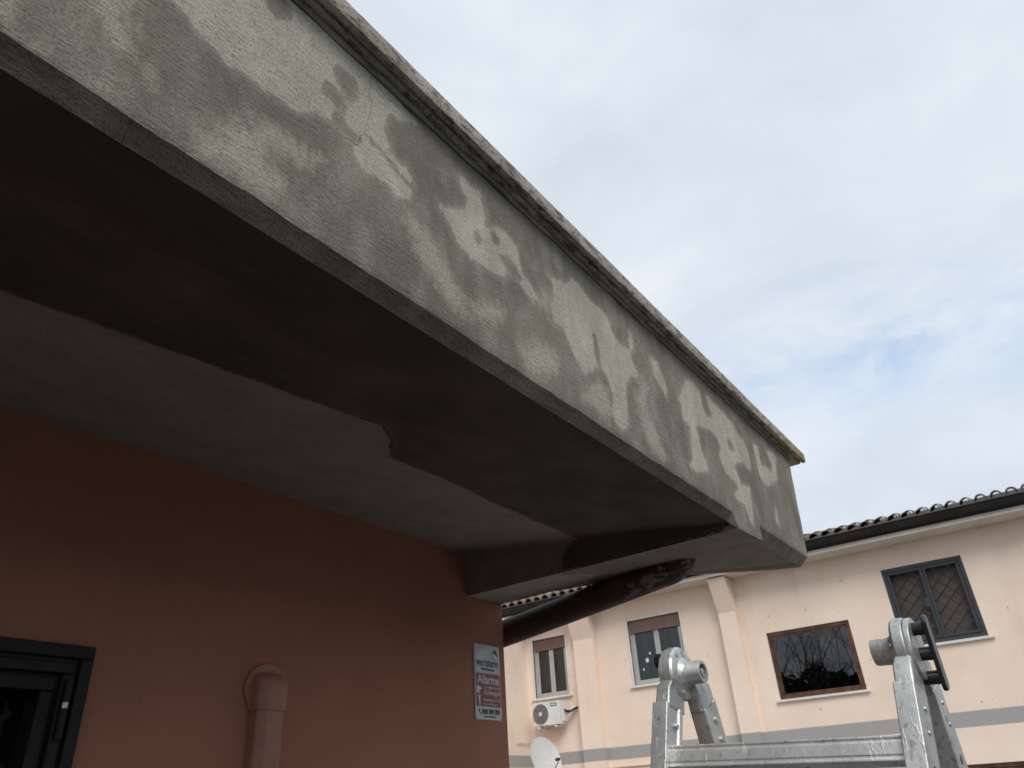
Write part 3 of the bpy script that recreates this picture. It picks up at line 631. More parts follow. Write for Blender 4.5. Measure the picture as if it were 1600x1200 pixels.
# ------------------------------------------------------------------ line cover (trunking) on the salmon wall
tr = empty('pipe_trunking', (1.795, YW, 0.0))
tag(tr, 'salmon plastic pipe trunking with rounded wall cap, beside the dark window', 'trunking')
cx = 1.774
def duct_section(hw, dep): return [(-hw, 0.0), (-hw, dep * 0.55), (-hw * 0.93, dep * 0.70), (-hw * 0.58, dep * 0.97), (-hw * 0.45, dep), (hw * 0.45, dep), (hw * 0.58, dep * 0.97), (hw * 0.93, dep * 0.70), (hw, dep * 0.55), (hw, 0.0)]
sec = duct_section(0.058, 0.062)
MB().prism(sec, lambda a, b: (cx + a, YW - b, 0.02), lambda a, b: (cx + a, YW - b, 1.945)).build('duct', M_TRUNK, tr, bevel=0.003)
mb = MB(); levels = [(1.925, 1.0, 1.0), (1.99, 1.0, 1.0), (2.012, 0.995, 0.97), (2.030, 0.96, 0.86), (2.043, 0.88, 0.66), (2.050, 0.74, 0.35), (2.052, 0.64, 0.05)]
sec = duct_section(0.063, 0.068); n = len(sec)
for z, sx, sy in levels: mb.v += [(cx + a * sx, YW - b * sy, z) for a, b in sec]
for i in range(len(levels) - 1):
    for k in range(n - 1): mb.f.append((i * n + k, i * n + k + 1, (i + 1) * n + k + 1, (i + 1) * n + k))
mb.f.append(tuple(range(n))); mb.f.append(tuple((len(levels) - 1) * n + k for k in range(n)))
mb.build('elbow', M_TRUNK, tr, smooth=True, auto=50)
out_ = [(-0.094, 1.99)] + [(-0.094 + 0.094 * (1 - math.cos(a)), 1.995 + 0.090 * math.sin(a)) for a in np.linspace(0, math.pi, 15)] + [(0.094, 1.99), (0.070, 1.93), (-0.070, 1.93)]
MB().prism(out_, lambda a, b: (cx + a, YW - 0.0005, b), lambda a, b: (cx + a, YW - 0.010, b)).build('wall_cap', M_TRUNK, tr, bevel=0.003)
reloc(tr)

# ------------------------------------------------------------------ alarm plate
sg = empty('alarm_sign', (3.058, YW, 1.95))
tag(sg, 'small white and burgundy alarm plate on the corner of the salmon wall', 'sign')
SX0, SX1, SZ0, SZ1 = 2.957, 3.160, 1.950, 2.290
SW, SH = SX1 - SX0, SZ1 - SZ0
def rrect(x0, x1, z0, z1, r, k=5):
    pts = []
    for cx_, cz_, a0 in ((x1 - r, z0 + r, -90), (x1 - r, z1 - r, 0), (x0 + r, z1 - r, 90), (x0 + r, z0 + r, 180)):
        pts += [(cx_ + r * math.cos(R(a0 + 90 * i / k)), cz_ + r * math.sin(R(a0 + 90 * i / k))) for i in range(k + 1)]
    return pts
def flat(name, pts, y0, y1, mat): return MB().prism(pts, lambda a, b: (a, y0, b), lambda a, b: (a, y1, b)).build(name, mat, sg)
flat('plate', rrect(SX0, SX1, SZ0, SZ1, 0.008), YW - 0.001, YW - 0.006, M_PLATE)
flat('silver_panel', rrect(SX0 + 0.008, SX1 - 0.008, SZ0 + 0.212, SZ1 - 0.010, 0.004), YW - 0.0055, YW - 0.0072, M_SILVER)
flat('red_panel', rrect(SX0 + 0.008, SX1 - 0.006, SZ0 + 0.058, SZ0 + 0.207, 0.005), YW - 0.0055, YW - 0.0072, M_RED)
def text(body, cxk, z, size, mat, width=None, name='lettering', bold=0.0):
    cu = bpy.data.curves.new('t', 'FONT'); cu.body = body; cu.size = size; cu.align_x = 'CENTER'; cu.extrude = 0.0004; cu.offset = bold; cu.resolution_u = 3
    ob = bpy.data.objects.new('t', cu); COL.objects.link(ob)
    me = bpy.data.meshes.new_from_object(ob.evaluated_get(bpy.context.evaluated_depsgraph_get())); bpy.data.objects.remove(ob)
    xs_ = [v.co.x for v in me.vertices]; k = 1.0
    if width: k = width / (max(xs_) - min(xs_))
    mid_ = (max(xs_) + min(xs_)) / 2
    for v in me.vertices: v.co = (cxk + (v.co.x - mid_) * k, YW - 0.0080 - v.co.z, z + v.co.y)
    me.materials.clear(); me.name = name; return link(name, me, mat, sg)
cxs = (SX0 + SX1) / 2
text('verisure', cxs - 0.002, SZ0 + 0.240, 0.054, M_INK, 0.172, bold=0.0005)
text('Alta Sicurezza', cxs, SZ0 + 0.221, 0.0170, M_INK, 0.108, bold=0.0002)
text('Allarme', cxs + 0.001, SZ0 + 0.160, 0.056, M_PRINT, 0.172, bold=0.0010)
text('con registrazione', cxs + 0.026, SZ0 + 0.137, 0.0195, M_PRINT, 0.130, bold=0.0002)
text("d'immagini", cxs + 0.027, SZ0 + 0.110, 0.031, M_PRINT, 0.130, bold=0.0005)
text('Intervento G.P.G.', cxs + 0.026, SZ0 + 0.081, 0.0210, M_PRINT, 0.132, bold=0.0003)
text('Istituto di Vigilanza', cxs + 0.008, SZ0 + 0.065, 0.0140, M_PRINT, 0.108)
text('848 789 789', cxs + 0.016, SZ0 + 0.025, 0.031, M_INK, 0.136, bold=0.0006)
text('www.verisure.it', cxs + 0.008, SZ0 + 0.010, 0.0145, M_INK, 0.092)
dz = 0.006
flat('emblem', [(x, z + dz) for x, z in [(3.105, 2.245), (3.111, 2.262), (3.122, 2.267), (3.136, 2.252), (3.140, 2.236), (3.128, 2.245), (3.116, 2.255)]], YW - 0.0072, YW - 0.0088, M_INK)
flat('emblem', [(x, z + dz) for x, z in [(3.103, 2.244), (3.113, 2.251), (3.126, 2.241), (3.138, 2.232), (3.134, 2.222), (3.121, 2.218), (3.110, 2.224)]], YW - 0.0072, YW - 0.0085, M_PRINT)
flat('camera_symbol', [(2.967, 2.101), (2.990, 2.095), (3.001, 2.093), (3.004, 2.083), (2.990, 2.079), (2.984, 2.071), (2.967, 2.064)], YW - 0.0072, YW - 0.0082, M_PRINT)
flat('figure_symbol', [(x, z - 0.012) for x, z in [(2.981, 2.045), (2.979, 2.060), (2.974, 2.066), (2.977, 2.071), (2.983, 2.066), (2.990, 2.066), (2.996, 2.071), (2.999, 2.066), (2.994, 2.060), (2.992, 2.045), (2.990, 2.024), (2.987, 2.024), (2.9865, 2.040), (2.9855, 2.024), (2.9825, 2.024)]], YW - 0.0072, YW - 0.0082, M_PRINT)
MB().disc((2.9865, YW - 0.0072, 2.0645), (0, -1, 0), 0.0045, 0.001, 12).build('figure_symbol', M_PRINT, sg)
flat('handset_symbol', [(x, z - 0.004) for x, z in [(2.985, 2.002), (2.981, 1.994), (2.984, 1.985), (2.992, 1.976), (2.997, 1.978), (2.996, 1.983), (2.991, 1.984), (2.988, 1.990), (2.990, 1.996), (2.989, 2.001)]], YW - 0.0062, YW - 0.0072, M_INK)
for x, z in ((SX0 + 0.009, SZ0 + 0.007), (SX1 - 0.007, SZ0 + 0.008)): MB().disc((x, YW - 0.006, z), (0, -1, 0), 0.0026, 0.001, 10).build('screw', M_INK, sg)
reloc(sg)

# ------------------------------------------------------------------ brown drain pipe under the eave end
pts = [(3.214, 1.275, 2.66), (3.216, 1.285, 2.575), (3.221, 1.315, 2.525), (3.228, 1.365, 2.503), (3.265, 1.89, 2.443), (3.300, 2.40, 2.386), (3.305, 2.50, 2.373), (3.307, 2.56, 2.345), (3.308, 2.59, 2.28), (3.308, 2.59, 1.2), (3.308, 2.59, 0.05)]
pp = MB().tube(pts, 0.067, 24).build('drain_pipe', M_PIPE, None, smooth=True, auto=60)
tag(pp, 'dark brown drain pipe with cement smears, slung under the end of the grey eave', 'pipe')

# ------------------------------------------------------------------ aluminium A-frame ladder
LP = Vector((1.245, 0.531, 1.773)); RP = Vector((1.227, 0.202, 1.759))     # inner faces of the two hinges, on the pivot axis
ua = (RP - LP).normalized()
dn = Vector((-0.262, 0.078, -1.0)).normalized(); df_ = Vector((0.42, 0.03, -1.0)).normalized()
lad = empty('folding_ladder', ((LP.x + RP.x) / 2, (LP.y + RP.y) / 2, 0.0))
tag(lad, 'worn aluminium folding ladder standing open below the eave', 'ladder')
def frame_of(d):
    u = (ua - d * ua.dot(d)).normalized(); m = d.cross(u).normalized()     # u across, m through the stile depth
    if m.x < 0: m = -m
    return u, m
T, D = 0.0135, 0.0285                    # half thickness, half depth of a stile
HOLES = []
def stile(pivot, d, side, shift, name='stile'):
    """open-backed stile section: box with a raised lip on each edge of its inner side"""
    u, m = frame_of(d); c0 = pivot + u * side + m * shift
    L = (c0.z - 0.03) / -d.z; a, b = c0 + d * 0.062, c0 + d * L
    s = 1 if side < 0 else -1            # inner side points to the other stile
    prof = [(-T, -D), (T, -D), (T, -D + 0.009), (T - 0.003, -D + 0.011), (T - 0.003, D - 0.020), (T + 0.0015, D - 0.018), (T + 0.0015, D - 0.009), (T - 0.003, D - 0.007), (T - 0.003, D), (-T, D)]
    mb = MB().prism(prof, lambda p, q: a + u * p * s + m * q, lambda p, q: b + u * p * s + m * q)
    return mb.build(name, M_ALU, lad, bevel=0.0028), c0, u, m, s
near_shift, far_shift = -0.026, 0.034
LS, RS = -T - 0.004, T + 0.004
N1 = stile(LP, dn, -0.018, near_shift); N2 = stile(RP, dn, 0.016, near_shift)
F1 = stile(LP, df_, -0.004, far_shift); F2 = stile(RP, df_, 0.016, far_shift)
for pair, d, w0 in ((((N1), (N2)), dn, 0.140), (((F1), (F2)), df_, 0.30)):
    (oa, ca, u, m, sa), (ob, cb, _, _, _) = pair
    w = w0
    while True:
        pa_, pb_ = ca + d * w, cb + d * w
        if min(pa_.z, pb_.z) < 0.15: break
        ax = (pb_ - pa_).normalized(); q = d.cross(ax).normalized(); q = q if q.x > 0 else -q; dd = ax.cross(q).normalized()
        half = 0.0155; prof = []
        ribs = [-0.0155, -0.0125, -0.0115, -0.0085, -0.0075, 0.0075, 0.0085, 0.0115, 0.0125, 0.0155]
        for i, r_ in enumerate(ribs): prof.append((r_, -half + (0.0012 if i in (1, 2, 3, 4, 5, 6, 7, 8) and i % 4 in (2, 3) else 0.0)))
        prof += [(half, half), (-half, half)]
        a, b = pa_ + ax * 0.010, pb_ - ax * 0.010
        MB().prism(prof, lambda p, s_: a + dd * p + q * s_, lambda p, s_: b + dd * p + q * s_).build('rung', M_ALU, lad, bevel=0.0012)
        w += 0.28
for (o, c0, u, m, s), d, side in ((N1, dn, -1), (N2, dn, 1), (F1, df_, -1), (F2, df_, 1)):
    for w in (0.090, 0.122) if side < 0 else (0.088, 0.118):
        c = c0 + d * w + m * 0.004
        for k in (1, -1): MB().disc(c + u * k * (T - 0.004), u * k, 0.0044, 0.0058, 14, 0.003).build('rivet', M_CAST, o, smooth=True)
    if side > 0: MB().disc(c0 + d * 0.165 - u * 0.001, u, 0.0065, T + 0.0016, 16).build('lock_hole', M_BLACK, o)
    L = (c0.z - 0.03) / -d.z
    MB().obox(c0 + d * (L + 0.012), u, m, d, T + 0.004, D + 0.004, 0.02).build('foot', M_BLACK, o, bevel=0.003)
# hinges: two cast discs, socket blocks that enter the stiles, hub barrel inside, locking lever outside
def hinge(P, side, Nn, Ff, lever):
    inw = ua if side < 0 else -ua
    mb = MB(); h = MB()
    ring_ = []
    c = P - inw * 0.022
    for k, (r, t) in enumerate(((0.0415, -0.001), (0.0430, 0.001), (0.0430, 0.013), (0.040, 0.0165), (0.030, 0.0185), (0.0, 0.0185))): ring_.append((r, t))
    pts = [c + inw * t for r, t in ring_]; rads = [max(r, 0.0005) for r, t in ring_]
    b = len(mb.v); e1_ = Vector((0, 0, 1)); e2_ = inw.cross(e1_).normalized()
    SEG = 40
    for p, r in zip(pts, rads):
        for k in range(SEG):
            a = 2 * math.pi * k / SEG; rr_ = r
            mb.v.append(tuple(p + (e1_ * math.cos(a) + e2_ * math.sin(a)) * rr_))
    for i in range(len(pts) - 1):
        for k in range(SEG): mb.f.append((b + i * SEG + k, b + i * SEG + (k + 1) % SEG, b + (i + 1) * SEG + (k + 1) % SEG, b + (i + 1) * SEG + k))
    mb.f.append(tuple(range(SEG)))
    hg = mb.build('hinge', M_CAST, lad, smooth=True, auto=35)
    # second disc (belongs to the far leg) just behind the first
    MB().disc(P - inw * 0.031, inw, 0.0415, 0.0085, 40).build('disc', M_CAST, hg, smooth=True, auto=35, bevel=0.0015)
    # sockets
    for (o, c0, u, m, s), d, k in ((Nn, dn, -1), (Ff, df_, 1)):
        sec = [(-T + 0.0008, -D + 0.001), (T - 0.0008, -D + 0.001), (T - 0.0008, D - 0.003), (-T + 0.0008, D - 0.003)]
        a0, a1, a2 = c0 + d * 0.066, c0 + d * 0.036, c0 + d * (0.006 if k < 0 else 0.018)
        q = MB(); n_ = 4
        for base_, sc, sh in ((a0, (1, 1), 0), (a1, (0.97, 0.96), 0.0), (a2, (0.72, 0.50), -k * 0.010)):
            q.v += [tuple(base_ + u * x * sc[0] + m * (y * sc[1] + sh + (0.006 if k < 0 else -0.004))) for x, y in sec]
        for i in range(2):
            for j in range(4): q.f.append((i * 4 + j, i * 4 + (j + 1) % 4, (i + 1) * 4 + (j + 1) % 4, (i + 1) * 4 + j))
        q.f += [(0, 1, 2, 3), (11, 10, 9, 8)]
        q.build('socket', M_CAST, hg, bevel=0.003)
        q = MB().obox(c0 + d * 0.058 + m * (0.020 * -k * 0), u, m, d, T - 0.0035, 0.012, 0.006); q.build('socket_rib', M_CAST, hg, bevel=0.002)
    # hub barrel with bore and spindle
    hb = [(0.026, -0.004), (0.0215, 0.001), (0.0185, 0.006), (0.0180, 0.028), (0.0172, 0.030), (0.0130, 0.030), (0.0125, 0.022)]
    q = MB(); SEG = 28
    for r, t in hb:
        for k in range(SEG):
            a = 2 * math.pi * k / SEG; q.v.append(tuple(P + inw * t + (e1_ * math.cos(a) + e2_ * math.sin(a)) * r))
    for i in range(len(hb) - 1):
        for k in range(SEG): q.f.append((i * SEG + k, i * SEG + (k + 1) % SEG, (i + 1) * SEG + (k + 1) % SEG, (i + 1) * SEG + k))
    hub = q.build('hub', M_CAST, hg, smooth=True, auto=40)
    MB().disc(P + inw * 0.018, inw, 0.0128, 0.004, 24).build('bore', M_BLACK, hg)
    MB().disc(P + inw * 0.021, inw, 0.0055, 0.008, 6).build('spindle', M_CAST, hg, bevel=0.0008)
    # locking pawls below the disc
    for off in (0.026, 0.040):
        c = P - inw * 0.008 + df_ * off * 1.15 + Vector((0.012, 0, 0)) + inw * 0.004
        MB().tube([c - inw * 0.006, c + inw * 0.008], [0.0065, 0.0045], 12).build('pawl', M_CAST, hg, smooth=True, auto=40)
    if lever:
        # black locking lever on the outer side: rail with three stub pins
        outw = -inw; base_ = P + outw * 0.046
        ax_ = (df_ * 1.0 + Vector((-0.10, 0, 0))).normalized(); w_ = outw.cross(ax_).normalized()
        c = base_ + ax_ * 0.004
        rail = rrect(-0.047, 0.054, -0.012, 0.012, 0.010)
        q = MB().prism(rail, lambda a, b: c + ax_ * a + w_ * b, lambda a, b: c + ax_ * a + w_ * b + outw * 0.006).build('lever', M_BLACK, hg, bevel=0.0015)
        for a in (-0.030, 0.004, 0.036):
            MB().tube([c + ax_ * a - outw * 0.026, c + ax_ * a + outw * 0.001], [0.0085, 0.0095], 16).build('lever_pin', M_BLACK, hg, smooth=True, auto=40)
    else:
        outw = -inw; base_ = P + outw * 0.040
        MB().tube([base_ + Vector((0, 0, 0.024)) - ua * 0, base_ + Vector((0, 0, 0.024)) + outw * 0.012], 0.012, 18).build('lever', M_BLACK, hg, smooth=True, auto=40)
    for a in range(3):
        an = a * 2.1 + 0.6; p = P - inw * 0.004 + (e1_ * math.cos(an) + e2_ * math.sin(an)) * 0.0335
        MB().disc(p, inw, 0.003, 0.002, 10).build('rivet', M_CAST, hg)
hinge(LP, -1, N1, F1, False); hinge(RP, 1, N2, F2, True)
reloc(lad)

# ------------------------------------------------------------------ far house
XH = 16.5
far = empty('cream_house', (XH, 5.0, 0.0))
tag(far, 'cream two-storey house with tiled roof and a painted grey band', 'house')
WIN1 = (10.12, 11.10, 3.815, 5.205); WIN2 = (7.00, 8.34, 3.785, 5.225); WINB = (3.416, 5.112, 3.125, 4.442); WING = (1.111, 2.563, 3.768, 5.262); WIN5 = (1.20, 2.20, 0.5, 1.74)
holes = [WIN1, WIN2, WINB, WING, WIN5]
link('wall', wall_holes('x', -4.0, 14.0, 0.0, 5.70, XH, XH + 0.34, holes), M_HOUSE, far)
MB().box(XH + 0.34, 25.5, 13.7, 14.0, 0, 5.70).build('side_wall', M_HOUSE, far)
MB().box(XH + 0.34, 25.5, -4.0, -3.7, 0, 5.70).build('side_wall', M_HOUSE, far)
MB().box(25.2, 25.5, -3.7, 13.7, 0, 5.70).build('back_wall', M_HOUSE, far)
MB().box(11.2, XH - 0.002, 11.32, 13.9, 0, 5.68).build('wing_wall', M_HOUSE, far)
MB().box(XH - 0.035, XH, 6.02, 9.22, 2.165, 2.20).build('ledge', M_HOUSE, far)
# pilasters, their heads flaring forward to carry the eave
for a, b in ((9.225, 9.775), (5.615, 6.000)):
    side = [(XH, 0.0), (XH - 0.20, 0.0), (XH - 0.20, 4.97), (XH - 0.50, 5.675), (XH, 5.675)]
    MB().prism(side, lambda x, z: (x, a, z), lambda x, z: (x, b, z)).build('pilaster', M_HOUSE, far)
# eave soffit, gutter, roof
EX = 15.92
MB().box(EX, XH + 0.34, -4.6, 14.4, 5.702, 5.80).build('eave_soffit', M_EAVE, far)
gp = [(EX - 0.002, 5.785), (EX - 0.055, 5.79), (EX - 0.10, 5.815), (EX - 0.118, 5.86), (EX - 0.120, 5.955), (EX - 0.132, 5.962), (EX - 0.132, 5.975), (EX - 0.108, 5.975), (EX - 0.104, 5.87), (EX - 0.085, 5.825), (EX - 0.05, 5.805), (EX - 0.002, 5.81)]
MB().prism(gp, lambda x, z: (x, -4.6, z), lambda x, z: (x, 14.4, z)).build('gutter', M_GUTTER, far, smooth=True, auto=30)
for gy in np.arange(-4.3, 14.3, 0.93): MB().box(EX - 0.128, EX - 0.1215, gy - 0.015, gy + 0.015, 5.80, 5.962).build('gutter_bracket', M_GUTTER, far)
MB().box(EX + 0.002, EX + 0.03, -4.6, 14.4, 5.802, 5.96).build('eave_board', M_GUTTER, far)
sl_ = math.tan(R(17)); RX = 21.0
rf = MB()
rf.add([(EX - 0.02, -4.6, 5.965), (EX - 0.02, 14.4, 5.965), (RX, 14.4, 5.965 + (RX - EX) * sl_), (RX, -4.6, 5.965 + (RX - EX) * sl_), (26.1, 14.4, 5.965), (26.1, -4.6, 5.965)], [(0, 1, 2, 3), (3, 2, 4, 5), (0, 3, 5), (1, 4, 2), (0, 5, 4, 1)])
roof = rf.build('roof', M_DECK, far)
def tile_mesh(up):
    mb = MB(); L = 0.46; K = 10; ro, ri = 0.108, 0.094
    for i, x in enumerate((0.0, L)):
        k_ = 1.0 if i == 0 else 0.82
        for r in (ro, ri):
            for j in range(K + 1):
                a = math.pi * j / K; mb.v.append((x, r * k_ * math.cos(a), (r * k_ * math.sin(a)) * (1 if up else -1)))
    n_ = K + 1
    for j in range(K):
        mb.f.append((j, j + 1, 2 * n_ + j + 1, 2 * n_ + j)); mb.f.append((n_ + j + 1, n_ + j, 3 * n_ + j, 3 * n_ + j + 1))
        mb.f.append((j, n_ + j, n_ + j + 1, j + 1)); mb.f.append((2 * n_ + j, 2 * n_ + j + 1, 3 * n_ + j + 1, 3 * n_ + j))
    for j in (0, K): mb.f.append((j, 2 * n_ + j, 3 * n_ + j, n_ + j))
    me = bpy.data.meshes.new('roof_tile'); me.from_pydata(mb.v, [], mb.f)
    bm = bmesh.new(); bm.from_mesh(me); bmesh.ops.recalc_face_normals(bm, faces=bm.faces); bm.to_mesh(me); bm.free(); me.materials.append(M_TILE)
    me.polygons.foreach_set('use_smooth', [True] * len(me.polygons)); me.set_sharp_from_angle(angle=R(40)); return me
TU, TD = tile_mesh(True), tile_mesh(False)
y = -1.6
k = 0
Y0 = -0.085
for k in range(-6, 50):
    y = Y0 + k * 0.2565
    for row in range(2):
        for me_, dy, dz in ((TU, 0, 0.092), (TD, 0.128, 0.045)):
            if me_ is TD and row: continue
            o = bpy.data.objects.new('roof_tile', me_); COL.objects.link(o); o.parent = roof
            x = EX - 0.10 + row * 0.38 + random.uniform(-0.012, 0.012)
            o.location = (x, y + dy + random.uniform(-0.006, 0.006), 5.965 + (x - EX) * sl_ + dz - 0.03 + 0.012 * row); o.rotation_euler = (random.uniform(-0.03, 0.03), -R(17), random.uniform(-0.025, 0.025))
for cx_, cy_, w_ in ((18.2, 10.75, 0.42), (18.4, 12.45, 0.30)):
    zb = 5.965 + (cx_ - EX) * sl_
    ch = MB().box(cx_ - 0.3, cx_ + 0.3, cy_ - w_, cy_ + w_, zb - 0.3, zb + 0.8).build('chimney', MT('chimney_plaster', rough=0.9).mottle((0.48, 0.33, 0.22), 0.15, 3, 40, 0.2, 0.005).m, roof, bevel=0.01)
    for k in range(3):
        o = bpy.data.objects.new('roof_tile', TU); COL.objects.link(o); o.parent = roof; o.location = (cx_ - 0.33, cy_ - w_ + 0.1 + k * w_ * 0.9, zb + 0.80)

# windows
def casement(wn_, label, sticker):
    y0, y1, z0, z1 = wn_; xf = XH + 0.06
    w = MB()
    for a, b, c, d_ in ((y0, y1, z1 - 0.03, z1), (y0, y1, z0, z0 + 0.05), (y0, y0 + 0.05, z0 + 0.05, z1 - 0.03), (y1 - 0.05, y1, z0 + 0.05, z1 - 0.03)): w.box(xf, xf + 0.06, a, b, c, d_)
    win = w.build('window', M_GREYFRAME, far, bevel=0.004); win['label'] = label
    zs_ = z1 - 0.20 * (z1 - z0); ym = (y0 + y1) / 2
    MB().box(xf - 0.03, xf - 0.002, y0 + 0.03, y1 - 0.03, zs_, z1 - 0.005).build('roller_shutter', M_SHUTTER, win)
    for a, b in ((y0 + 0.05, ym - 0.003), (ym + 0.003, y1 - 0.05)):
        s = MB()
        for p in ((a, b, z0 + 0.05, z0 + 0.11), (a, b, z1 - 0.11, z1 - 0.03), (a, a + 0.06, z0 + 0.11, z1 - 0.11), (b - 0.06, b, z0 + 0.11, z1 - 0.11)): s.box(xf + 0.004, xf + 0.052, *p)
        s.build('sash', M_GREYFRAME, win, bevel=0.004)
        MB().box(xf + 0.022, xf + 0.028, a + 0.055, b - 0.055, z0 + 0.105, z1 - 0.105).build('pane', M_GLASS, win)
    MB().box(xf + 0.16, xf + 0.165, y0 + 0.02, y1 - 0.02, z0 + 0.02, z1 - 0.02).build('curtain', M_CURTAIN, win)
    # thin marble surround and sill
    t_ = 0.045
    for p in ((y0 - t_, y1 + t_, z1, z1 + t_), (y0 - t_, y0, z0, z1), (y1, y1 + t_, z0, z1)): MB().box(XH - 0.025, XH + 0.05, *p).build('surround', M_MARBLE, win, bevel=0.003)
    MB().box(XH - 0.07, XH + 0.055, y0 - 0.10, y1 + 0.10, z0 - 0.045, z0).build('sill', M_MARBLE, win, bevel=0.004)
    if sticker:
        for sy, sz, r_ in ((7.99, 4.31, 0.055), (7.90, 4.45, 0.030), (8.11, 4.12, 0.028), (7.42, 4.43, 0.06), (7.34, 4.20, 0.03)):
            pts_ = [(sy + r_ * (0.55 if i % 2 else 1.0) * math.cos(R(i * 36 + 90)), sz + 1.25 * r_ * (0.55 if i % 2 else 1.0) * math.sin(R(i * 36 + 90))) for i in range(10)]
            MB().prism(pts_, lambda a, b: (xf + 0.0205, a, b), lambda a, b: (xf + 0.0195, a, b)).build('sticker', M_WHITE, win)
casement(WIN1, 'narrow grey casement above the air conditioner', False)
casement(WIN2, 'wide grey casement with small white stickers', True)
# brown picture window
def brown(wn_, label):
    y0, y1, z0, z1 = wn_; xf = XH + 0.03
    w = MB(); t_ = 0.07
    for p in ((y0, y1, z1 - t_, z1), (y0, y1, z0, z0 + t_), (y0, y0 + t_, z0 + t_, z1 - t_), (y1 - t_, y1, z0 + t_, z1 - t_)): w.box(xf, xf + 0.07, *p)
    win = w.build('window', M_WOOD, far, bevel=0.008); win['label'] = label
    b = MB(); s_ = 0.035; a0, a1, c0, c1 = y0 + t_, y1 - t_, z0 + t_, z1 - t_
    for p in ((a0, a1, c1 - s_, c1), (a0, a1, c0, c0 + s_), (a0, a0 + s_, c0 + s_, c1 - s_), (a1 - s_, a1, c0 + s_, c1 - s_)): b.box(xf + 0.02, xf + 0.06, *p)
    b.build('sash', M_WOOD, win, bevel=0.004)
    MB().box(xf + 0.034, xf + 0.044, a0 + 0.03, a1 - 0.03, c0 + 0.03, c1 - 0.03).build('pane', M_DARKGLASS, win)
    MB().box(xf + 0.27, xf + 0.28, y0 - 0.05, y1 + 0.05, z0 - 0.05, z1 + 0.05).build('dark_room_sheet', M_DARKROOM, win)  # black backing painted for the room's darkness
    MB().box(XH - 0.06, XH + 0.028, y0 - 0.06, y1 + 0.06, z0 - 0.045, z0).build('sill', M_MARBLE, win, bevel=0.004)
    return win
brown(WINB, 'brown framed picture window reflecting bare trees')
brown(WIN5, 'brown framed ground floor window')
# barred window
def barred(wn_):
    y0, y1, z0, z1 = wn_; xf = XH + 0.01; ym = (y0 + y1) / 2
    w = MB(); t_ = 0.075
    for p in ((y0, y1, z1 - t_, z1), (y0, y1, z0, z0 + t_), (y0, y0 + t_, z0 + t_, z1 - t_), (y1 - t_, y1, z0 + t_, z1 - t_)): w.box(xf, xf + 0.05, *p)
    win = w.build('window', M_GRILLE, far, bevel=0.006); win['label'] = 'slate grey double grille with diamond bars over a brown blind'
    MB().box(XH - 0.06, XH + 0.008, y0 - 0.09, y1 + 0.09, z0 - 0.05, z0 - 0.002).build('sill', M_MARBLE, win, bevel=0.004)
    for a, b, inner in ((y0 + t_ + 0.006, ym - 0.004, 1), (ym + 0.004, y1 - t_ - 0.006, -1)):
        c0, c1 = z0 + t_ + 0.006, z1 - t_ - 0.006; s_ = 0.05; lf = MB()
        for p in ((a, b, c1 - s_, c1), (a, b, c0, c0 + s_), (a, a + s_, c0 + s_, c1 - s_), (b - s_, b, c0 + s_, c1 - s_)): lf.box(xf - 0.012, xf + 0.035, *p)
        lf.build('grille_leaf', M_GRILLE, win, bevel=0.004)
        A, B, Cz, Dz = a + s_, b - s_, c0 + s_, c1 - s_
        for sgn in (1, -1):
            for i in range(-8, 14):
                # bars rise steeply: diamonds taller than wide
                k_ = 0.95; seg = []
                off = Cz + (i * 0.235)
                ys = [A + (B - A) * q / 60 for q in range(61)]
                zs = [off + sgn * k_ * (yy - (A if sgn > 0 else B)) - 0.35 for yy in ys]
                ins_ = [(yy, zz) for yy, zz in zip(ys, zs) if Cz <= zz <= Dz]
                if len(ins_) < 4: continue
                p0, p1 = ins_[0], ins_[-1]; xx = xf + 0.008 + (0.009 if sgn > 0 else 0)
                MB().tube([(xx, p0[0], p0[1]), (xx, p1[0], p1[1])], 0.011, 6).build('bar', M_BAR, win, smooth=True)
    MB().box(xf - 0.02, xf + 0.03, ym + 0.005, ym + 0.125, 4.42, 4.60).build('lock_box', M_GRILLE, win, bevel=0.004)
    MB().box(XH + 0.15, XH + 0.16, y0 - 0.03, y1 + 0.03, z0 - 0.03, z1 + 0.03).build('blind', M_BLIND, win)
barred(WING)
reloc(far)

# ------------------------------------------------------------------ air conditioner under the narrow window
ac = empty('air_conditioner', (16.25, 10.58, 3.15))
tag(ac, 'white outdoor air conditioner unit on brackets under the narrow window', 'air conditioner')
AX = 16.10; A0, A1, AZ0, AZ1 = 10.195, 10.965, 3.155, 3.668
MB().box(AX, AX + 0.28, A0, A1, AZ0, AZ1).build('casing', M_WHITE, ac, bevel=0.015)
fc = Vector((AX - 0.002, 10.735, 3.415))
g_ = MB().disc(fc + Vector((0.0, 0, 0)), (-1, 0, 0), 0.215, 0.004, 40).build('fan_recess', M_FAN, ac)
for r_ in (0.05, 0.08, 0.11, 0.14, 0.17, 0.20, 0.218):
    MB().tube([fc + Vector((-0.014, r_ * math.cos(t), r_ * math.sin(t))) for t in np.linspace(0, 2 * math.pi, 33)], 0.004, 5, cap=False).build('fan_guard_ring', M_FAN, ac, smooth=True)
MB().disc(fc + Vector((-0.008, 0, 0)), (-1, 0, 0), 0.045, 0.012, 24).build('fan_hub', M_WHITE, ac, bevel=0.003)
lb = MB().box(AX - 0.003, AX + 0.001, 10.265, 10.455, 3.555, 3.635).build('brand_label', M_TEAL, ac)
MB().box(AX - 0.0045, AX - 0.0031, 10.29, 10.43, 3.585, 3.605).build('label_stripe', M_WHITE, ac)
MB().box(AX + 0.10, AX + 0.24, A0 - 0.045, A0 - 0.001, AZ0 + 0.06, AZ0 + 0.30).build('valve_cover', M_WHITE, ac, bevel=0.008)
